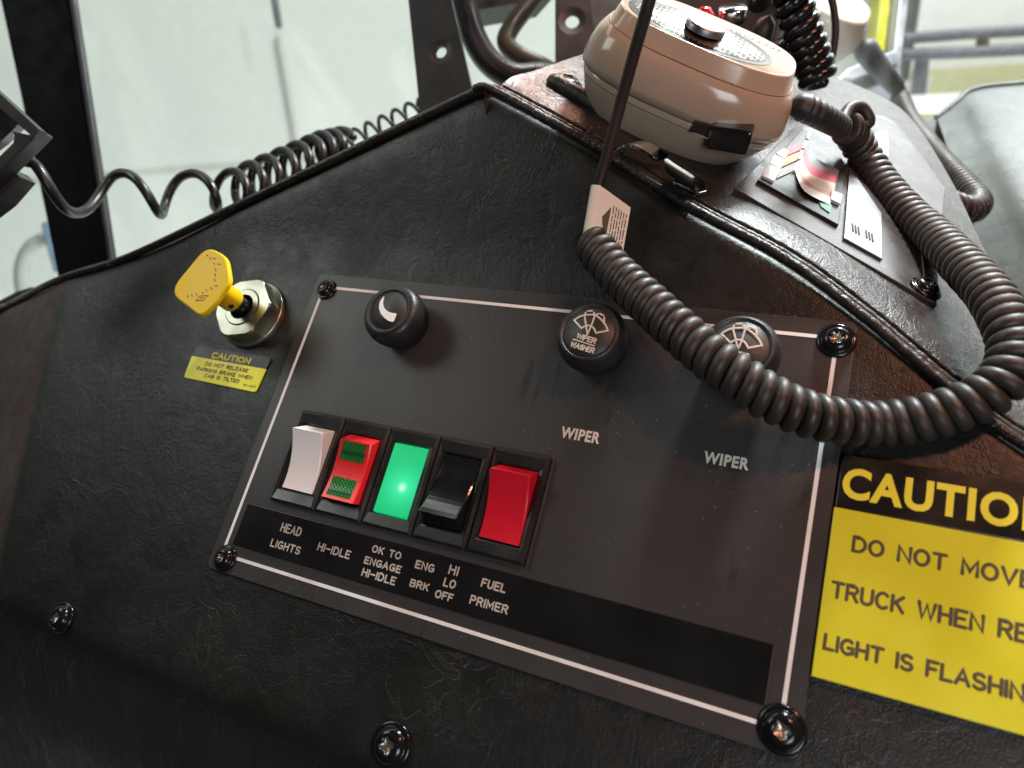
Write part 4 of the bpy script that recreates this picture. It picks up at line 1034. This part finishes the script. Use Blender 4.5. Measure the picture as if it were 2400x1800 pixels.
# pillar with rubber trim
zp = .66
ap_ = empty('windscreen_pillar', frame(P(180, 620, zp), V(1, 0, 0), V(0, 1, 0), V(0, 0, 1)), 'black upright windscreen pillar crossing the left window', 'pillar')
slab([(-28, -120), (150, -120), (166, 0), (258, 610), (276, 740), (150, 740), (107, 520), (40, 200)], zp, .012, M['pillar'], 'post', ap_, .004)
mb = MB(); mb.tube([P(152, -120, zp - .004), P(172, 0, zp - .004), P(262, 610, zp - .004), P(282, 740, zp - .004)], .0032, 12); mb.build('rubber_seal', M['rubber'], ap_)

# ------------------------------------------------------------------ brackets and hoses behind the peak
def bracket(outline, hole, hr_, z, label, slant):
    n = unit(-RCW[:, 2] + RCW[:, 0] * slant); p0 = P(*hole, z)
    pts = [hit(u, v_, p0, n) for u, v_ in outline]
    o = np.array(pts).mean(0); x = unit(pts[1] - pts[0]); x = unit(x - (x @ n) * n); y = np.cross(n, x); f = frame(p0, x, y, n)
    q = [((p - p0) @ x, (p - p0) @ y) for p in pts]
    # plate with a real hole: ring the outline to the circle
    m_ = 64; mb = MB(); ang = np.linspace(0, 2 * math.pi, m_, endpoint=False)
    if sum(q[i][0] * q[(i + 1) % len(q)][1] - q[(i + 1) % len(q)][0] * q[i][1] for i in range(len(q))) < 0: q = q[::-1]
    def ext(a):
        d_ = V(math.cos(a), math.sin(a)); best = 9
        for i in range(len(q)):
            a_, b_ = np.array(q[i]), np.array(q[(i + 1) % len(q)]); e = b_ - a_; den = d_[0] * e[1] - d_[1] * e[0]
            if abs(den) < 1e-12: continue
            t = (a_[0] * e[1] - a_[1] * e[0]) / den; s_ = (a_[0] * d_[1] - a_[1] * d_[0]) / den
            if t > 0 and -1e-6 <= s_ <= 1 + 1e-6: best = min(best, t)
        return best
    corner = [math.atan2(b_, a_) % (2 * math.pi) for a_, b_ in q]; ang = np.array(sorted(set(np.round(list(ang) + corner, 6)))); m_ = len(ang)
    out = [(ext(a) * math.cos(a), ext(a) * math.sin(a)) for a in ang]; inn = [(hr_ * math.cos(a), hr_ * math.sin(a)) for a in ang]; mid = [(hr_ * 2.0 * math.cos(a), hr_ * 2.0 * math.sin(a)) for a in ang]
    v = [(*p, 0) for p in out] + [(*p, 0) for p in mid] + [(*p, -.0012) for p in inn] + [(*p, -.004) for p in inn] + [(*p, -.004) for p in out]
    fs = []
    for k in range(4):
        for i in range(m_): j = (i + 1) % m_; fs.append((k * m_ + i, k * m_ + j, (k + 1) * m_ + j, (k + 1) * m_ + i))
    for i in range(m_): j = (i + 1) % m_; fs.append((4 * m_ + i, 4 * m_ + j, j, i))
    mb.add(v, fs, f, 0, False)
    return tag(mb.build('mounting_bracket', M['black_metal']), label, 'bracket', 'flat steel brackets behind the dashboard')
bracket([(988, 300), (1130, 300), (1107, 213), (1058, 0), (1040, -80), (946, -80), (957, 0)], (1032, 120), .0042, .50, 'flat black steel bracket with a hole, left of the hoses', -.25)
bracket([(1301, 190), (1404, 190), (1395, 110), (1378, 0), (1368, -80), (1301, -80), (1301, 20)], (1341, 48), .0052, .52, 'black steel bracket with a hole, between the hoses and the front microphone', -.1)
slab([(1376, -80), (1480, -80), (1470, 190), (1402, 190), (1396, 110), (1380, 0)], .55, .02, M['black_metal'], 'console_side', None); bpy.data.objects['console_side'].name = 'support_post'
tag(bpy.data.objects['support_post'], 'dark post just left of the front microphone shell', 'post')
def hose(px, r, label, mt_, ribs):
    p = spline(np.array([P(*q_) for q_ in px]), ribs * 6)
    mb = MB(); mb.tube(p, r * (1 + .06 * np.sin(np.arange(len(p)) * 2 * math.pi / 6)), 20); tag(mb.build('corrugated_hose', M[mt_]), label, 'hose', 'hoses behind the dashboard')
hose([(1080, -60, .56), (1092, 20, .56), (1112, 90, .56), (1150, 148, .555), (1205, 180, .55), (1270, 178, .545), (1330, 190, .545)], .0098, 'black corrugated hose curving behind the dashboard peak', 'hose', 70)
hose([(1290, -60, .60), (1248, 0, .60), (1200, 62, .60), (1186, 100, .595), (1215, 130, .59), (1262, 152, .58), (1320, 185, .57)], .0075, 'olive ribbed hose bent sharply beside the black hose', 'hose_olive', 80)
slab([(1050, -80), (1330, -80), (1258, 0), (1130, 22), (1062, 26)], .63, .03, M['hose'], 'visor_edge', None); tag(bpy.data.objects['visor_edge'], 'dark crossbar above the two hoses', 'bar')

# windscreen in front of the dash
w0, w1_, w2, w3 = V(-1.2, .62, 1.7), V(1.6, .62, 1.7), V(1.6, .30, 3.0), V(-1.2, .30, 3.0)
mb = MB(); mb.add([w0, w1_, w2, w3, w0 + V(0, .006, 0), w1_ + V(0, .006, 0), w2 + V(0, .006, 0), w3 + V(0, .006, 0)], [(0, 1, 2, 3), (7, 6, 5, 4), (0, 4, 5, 1), (1, 5, 6, 2), (2, 6, 7, 3), (3, 7, 4, 0)], I4, 0, False)
tag(mb.build('windscreen', M['glass']), 'clear windscreen glass behind the dashboard', 'window')

# ------------------------------------------------------------------ engine cover and right side
dz = lambda u, v_, z: P(u, v_, z)
ec = empty('engine_cover', frame(dz(2300, 300, .62), V(1, 0, 0), V(0, 1, 0), V(0, 0, 1)), 'grey vinyl covered engine hump at the right edge', 'engine cover')
a0, a1, a2, a3 = dz(2196, 274, .66), dz(2290, 203, .68), dz(2480, 560, .46), dz(2360, 760, .44)
b0, b1 = a1 + V(.34, .05, .004), a2 + V(.34, .05, .004)
def quadgrid(c00, c10, c11, c01, n=20, m_=20):
    return [[c00 * (1 - s_) * (1 - t) + c10 * s_ * (1 - t) + c11 * s_ * t + c01 * (1 - s_) * t for s_ in np.linspace(0, 1, m_)] for t in np.linspace(0, 1, n)]
# one bent sheet: side, rounded shoulder, top
shoulder = spline(np.array([a0, a0 * .5 + a1 * .5, a0 * .12 + a1 * .88, a1 * .90 + b0 * .10, a1 * .5 + b0 * .5, b0]), 60)
shoulder2 = spline(np.array([a3, a3 * .5 + a2 * .5, a3 * .12 + a2 * .88, a2 * .90 + b1 * .10, a2 * .5 + b1 * .5, b1]), 60)
mb = MB(); G = np.stack([shoulder * (1 - t) + shoulder2 * t for t in np.linspace(0, 1, 40)], 1); mb.grid(G)
mb.grid(np.stack([shoulder, shoulder + V(0, .02, -.3)], 1)); mb.build('cover', M['vinyl_grey'], ec)
mb = MB(); mb.tube(shoulder, .003, 10); mb.build('edge_piping', M['vinyl_grey'], ec)
mb = MB(); mb.grid([[dz(2150, 300, .67), dz(2250, 420, .60), dz(2340, 620, .50), dz(2380, 800, .45)], [dz(2215, 262, .70), dz(2330, 420, .64), dz(2480, 640, .55), dz(2560, 900, .50)]]); mb.build('skirt', M['vinyl'], ec)

# ------------------------------------------------------------------ garage outside the cab
mb = MB(); mb.box(-6, 8, -1.0, 6, -.05, 0); tag(mb.build('floor', M['floor']), 'pale garage floor', 'floor', kind='structure')
WY = 2.9
WF = frame(WO, WX, -WD, V(0, 0, 1)); WF[:3, 1] = np.cross(V(0, 0, 1), WX)
mb = MB(); mb.box(-4.5, 3.4, 0, .1, 0, 5, WF); mwall = tag(mb.build('wall', M['wall']), 'white painted garage wall seen through the windscreen', 'wall')
for x0_, x1_, z0_, z1_ in ((-4.4, 3.3, 2.02, 2.032), (-1.9, -1.888, .1, 4.9), (1.55, 1.562, .1, 4.9), (-4.4, 3.3, 2.64, 2.65)):
    mb = MB(); mb.box(x0_, x1_, -.004, -.0005, z0_, z1_, WF); mb.build('panel_joint', M['floor'], mwall)
zw = lambda u, v_, y: hit(u, v_, V(0, y, 0), V(0, 1, 0)) if u > 1500 else hit(u, v_, WO - WD * (WY - y), WD)
mb = MB(); a = hit(652, 90, WO - WD * .012, WD); b_ = hit(690, 310, WO - WD * .012, WD); mb.tube([a, b_, V(b_[0], b_[1], 1.0)], .009, 8); tag(mb.build('wall_cable', M['floor']), 'grey vertical cable on the white wall', 'cable')
mb = MB(); a = hit(637, -40, WO - WD * .3, WD); b_ = hit(653, 58, WO - WD * .3, WD); mb.tube([a, b_], .011, 10); tag(mb.build('pull_rod', M['pipe']), 'short grey rod hanging at the top in front of the white wall', 'rod')
mb = MB(); q = [zw(u, v_, 2.4) for u, v_ in ((96, 530), (104, 520), (114, 570), (128, 640), (120, 640), (108, 600))]; poly3(mb, q, V(0, -1, 0), .05, 0, .004); tag(mb.build('tool_handle', M['blue']), 'blue handle just left of the windscreen pillar', 'handle')
mb = MB(); q = spline(np.array([zw(u, v_, 2.45) for u, v_ in ((100, 560), (75, 575), (55, 610), (50, 650), (56, 700), (60, 740))]), 30); mb.tube(q, .018, 10); tag(mb.build('water_hose', M['floor']), 'pale looped hose behind the left window', 'hose')
# right: door frame, yellow post, far wall, rails
RY = 3.1
mb = MB(); mb.box(.40, 6, RY, RY + .1, 0, 2.20); tag(mb.build('wall', M['cream']), 'cream lower wall beyond the grey rails', 'wall')
mb = MB(); mb.box(.40, 6, RY + .12, RY + .2, 1.9, 5); tag(mb.build('wall', M['white_paint']), 'bright white wall above the rails at the upper right', 'wall')
def bar(pix, z, r, mt_, label, cat, name, th=None):
    mb = MB(); mb.tube([P(u, v_, z) for u, v_ in pix], r, 12); return tag(mb.build(name, M[mt_]), label, cat)
ra = [zw(2110, 92, 2.5), zw(2250, 80, 2.5), zw(2480, 67, 2.5)]; mb = MB(); mb.tube(ra, .016, 12); tag(mb.build('rail', M['pipe']), 'upper grey pipe rail beyond the right window', 'rail', 'grey pipe rails')
ra = [zw(2110, 128, 2.5), zw(2250, 124, 2.5), zw(2480, 112, 2.5)]; mb = MB(); mb.tube(ra, .017, 12); tag(mb.build('rail', M['pipe']), 'lower grey pipe rail beyond the right window', 'rail', 'grey pipe rails')
mb = MB(); mb.tube([zw(2162, 128, 2.56), zw(2150, 235, 2.56)], .022, 12); tag(mb.build('rail_post', M['pipe']), 'grey upright post under the lower rail', 'post')
mb = MB(); mb.tube([zw(2304, 86, 2.56), zw(2302, 120, 2.56)], .018, 12); tag(mb.build('rail_post', M['olive_trim']), 'short olive stub joining the two rails', 'post')
mb = MB(); q = [zw(u, v_, 2.62) for u, v_ in ((2112, 190), (2136, 190), (2136, 240), (2112, 240))]; poly3(mb, q, V(0, -1, 0), .05); tag(mb.build('carton', M['white_paint']), 'small white carton left of the grey post', 'carton')
mb = MB(); q = [zw(u, v_, 2.62) for u, v_ in ((2170, 175), (2184, 176), (2172, 240), (2160, 240))]; poly3(mb, q, V(0, -1, 0), .05); tag(mb.build('carton', M['white_paint']), 'narrow white strip right of the grey post', 'carton')
mb = MB(); mb.grid([[dz(2060, 270, 1.5), dz(2300, 262, 1.5), dz(2560, 250, 1.5)], [dz(2060, 228, 2.2), dz(2300, 212, 2.2), dz(2560, 195, 2.2)]]); tag(mb.build('bench_top', M['white_paint']), 'white bench surface behind the engine cover', 'bench')
# cab door frame at the right
df = empty('window_frame', frame(dz(2110, 130, .95), V(1, 0, 0), V(0, 1, 0), V(0, 0, 1)), 'grey window frame with yellow edge at the upper right', 'window frame')
slab([(2066, -60), (2098, -60), (2094, 0), (2078, 122), (2048, 130), (2058, 60), (2064, 0)], 1.0, .03, M['yellow_post'], 'yellow_edge', df, .002)
slab([(2095, -60), (2116, -60), (2110, 0), (2096, 118), (2079, 122), (2094, 0)], .99, .03, M['olive_trim'], 'gasket', df, .002)
slab([(2112, -60), (2136, -60), (2130, 0), (2114, 128), (2112, 228), (2100, 228), (2096, 118), (2109, 0)], .975, .03, M['frame_grey'], 'upright', df, .002)
slab([(1990, 160), (2040, 138), (2100, 116), (2110, 128), (2104, 150), (2000, 186), (1960, 190)], .97, .03, M['frame_grey'], 'sill', df, .002)
slab([(1960, 190), (2000, 186), (2104, 150), (2106, 226), (2080, 238), (1990, 196)], .985, .02, M['pipe'], 'lower_panel', df, .002)
# crumbs on the ledge
for u, v_, r_ in ((137, 1527, .0016), (14, 1648, .0011)):
    q = loc(u, v_, -.005); mb = MB(); mb.lathe([(.0002, -r_ * .5), (r_ * .8, -r_ * .3), (r_, 0), (r_ * .7, r_ * .4), (.0002, r_ * .5)], pf(q[0], q[1], -.008 - .0 if q[1] > -.0605 else -.0085 + (q[1] + .0605) * 1.0), 0, 10); tag(mb.build('crumb', M['crumb']), 'ochre crumb on the lower edge below the left screw' if u > 100 else 'tiny ochre crumb at the lower left edge of the knee cover', 'crumb')
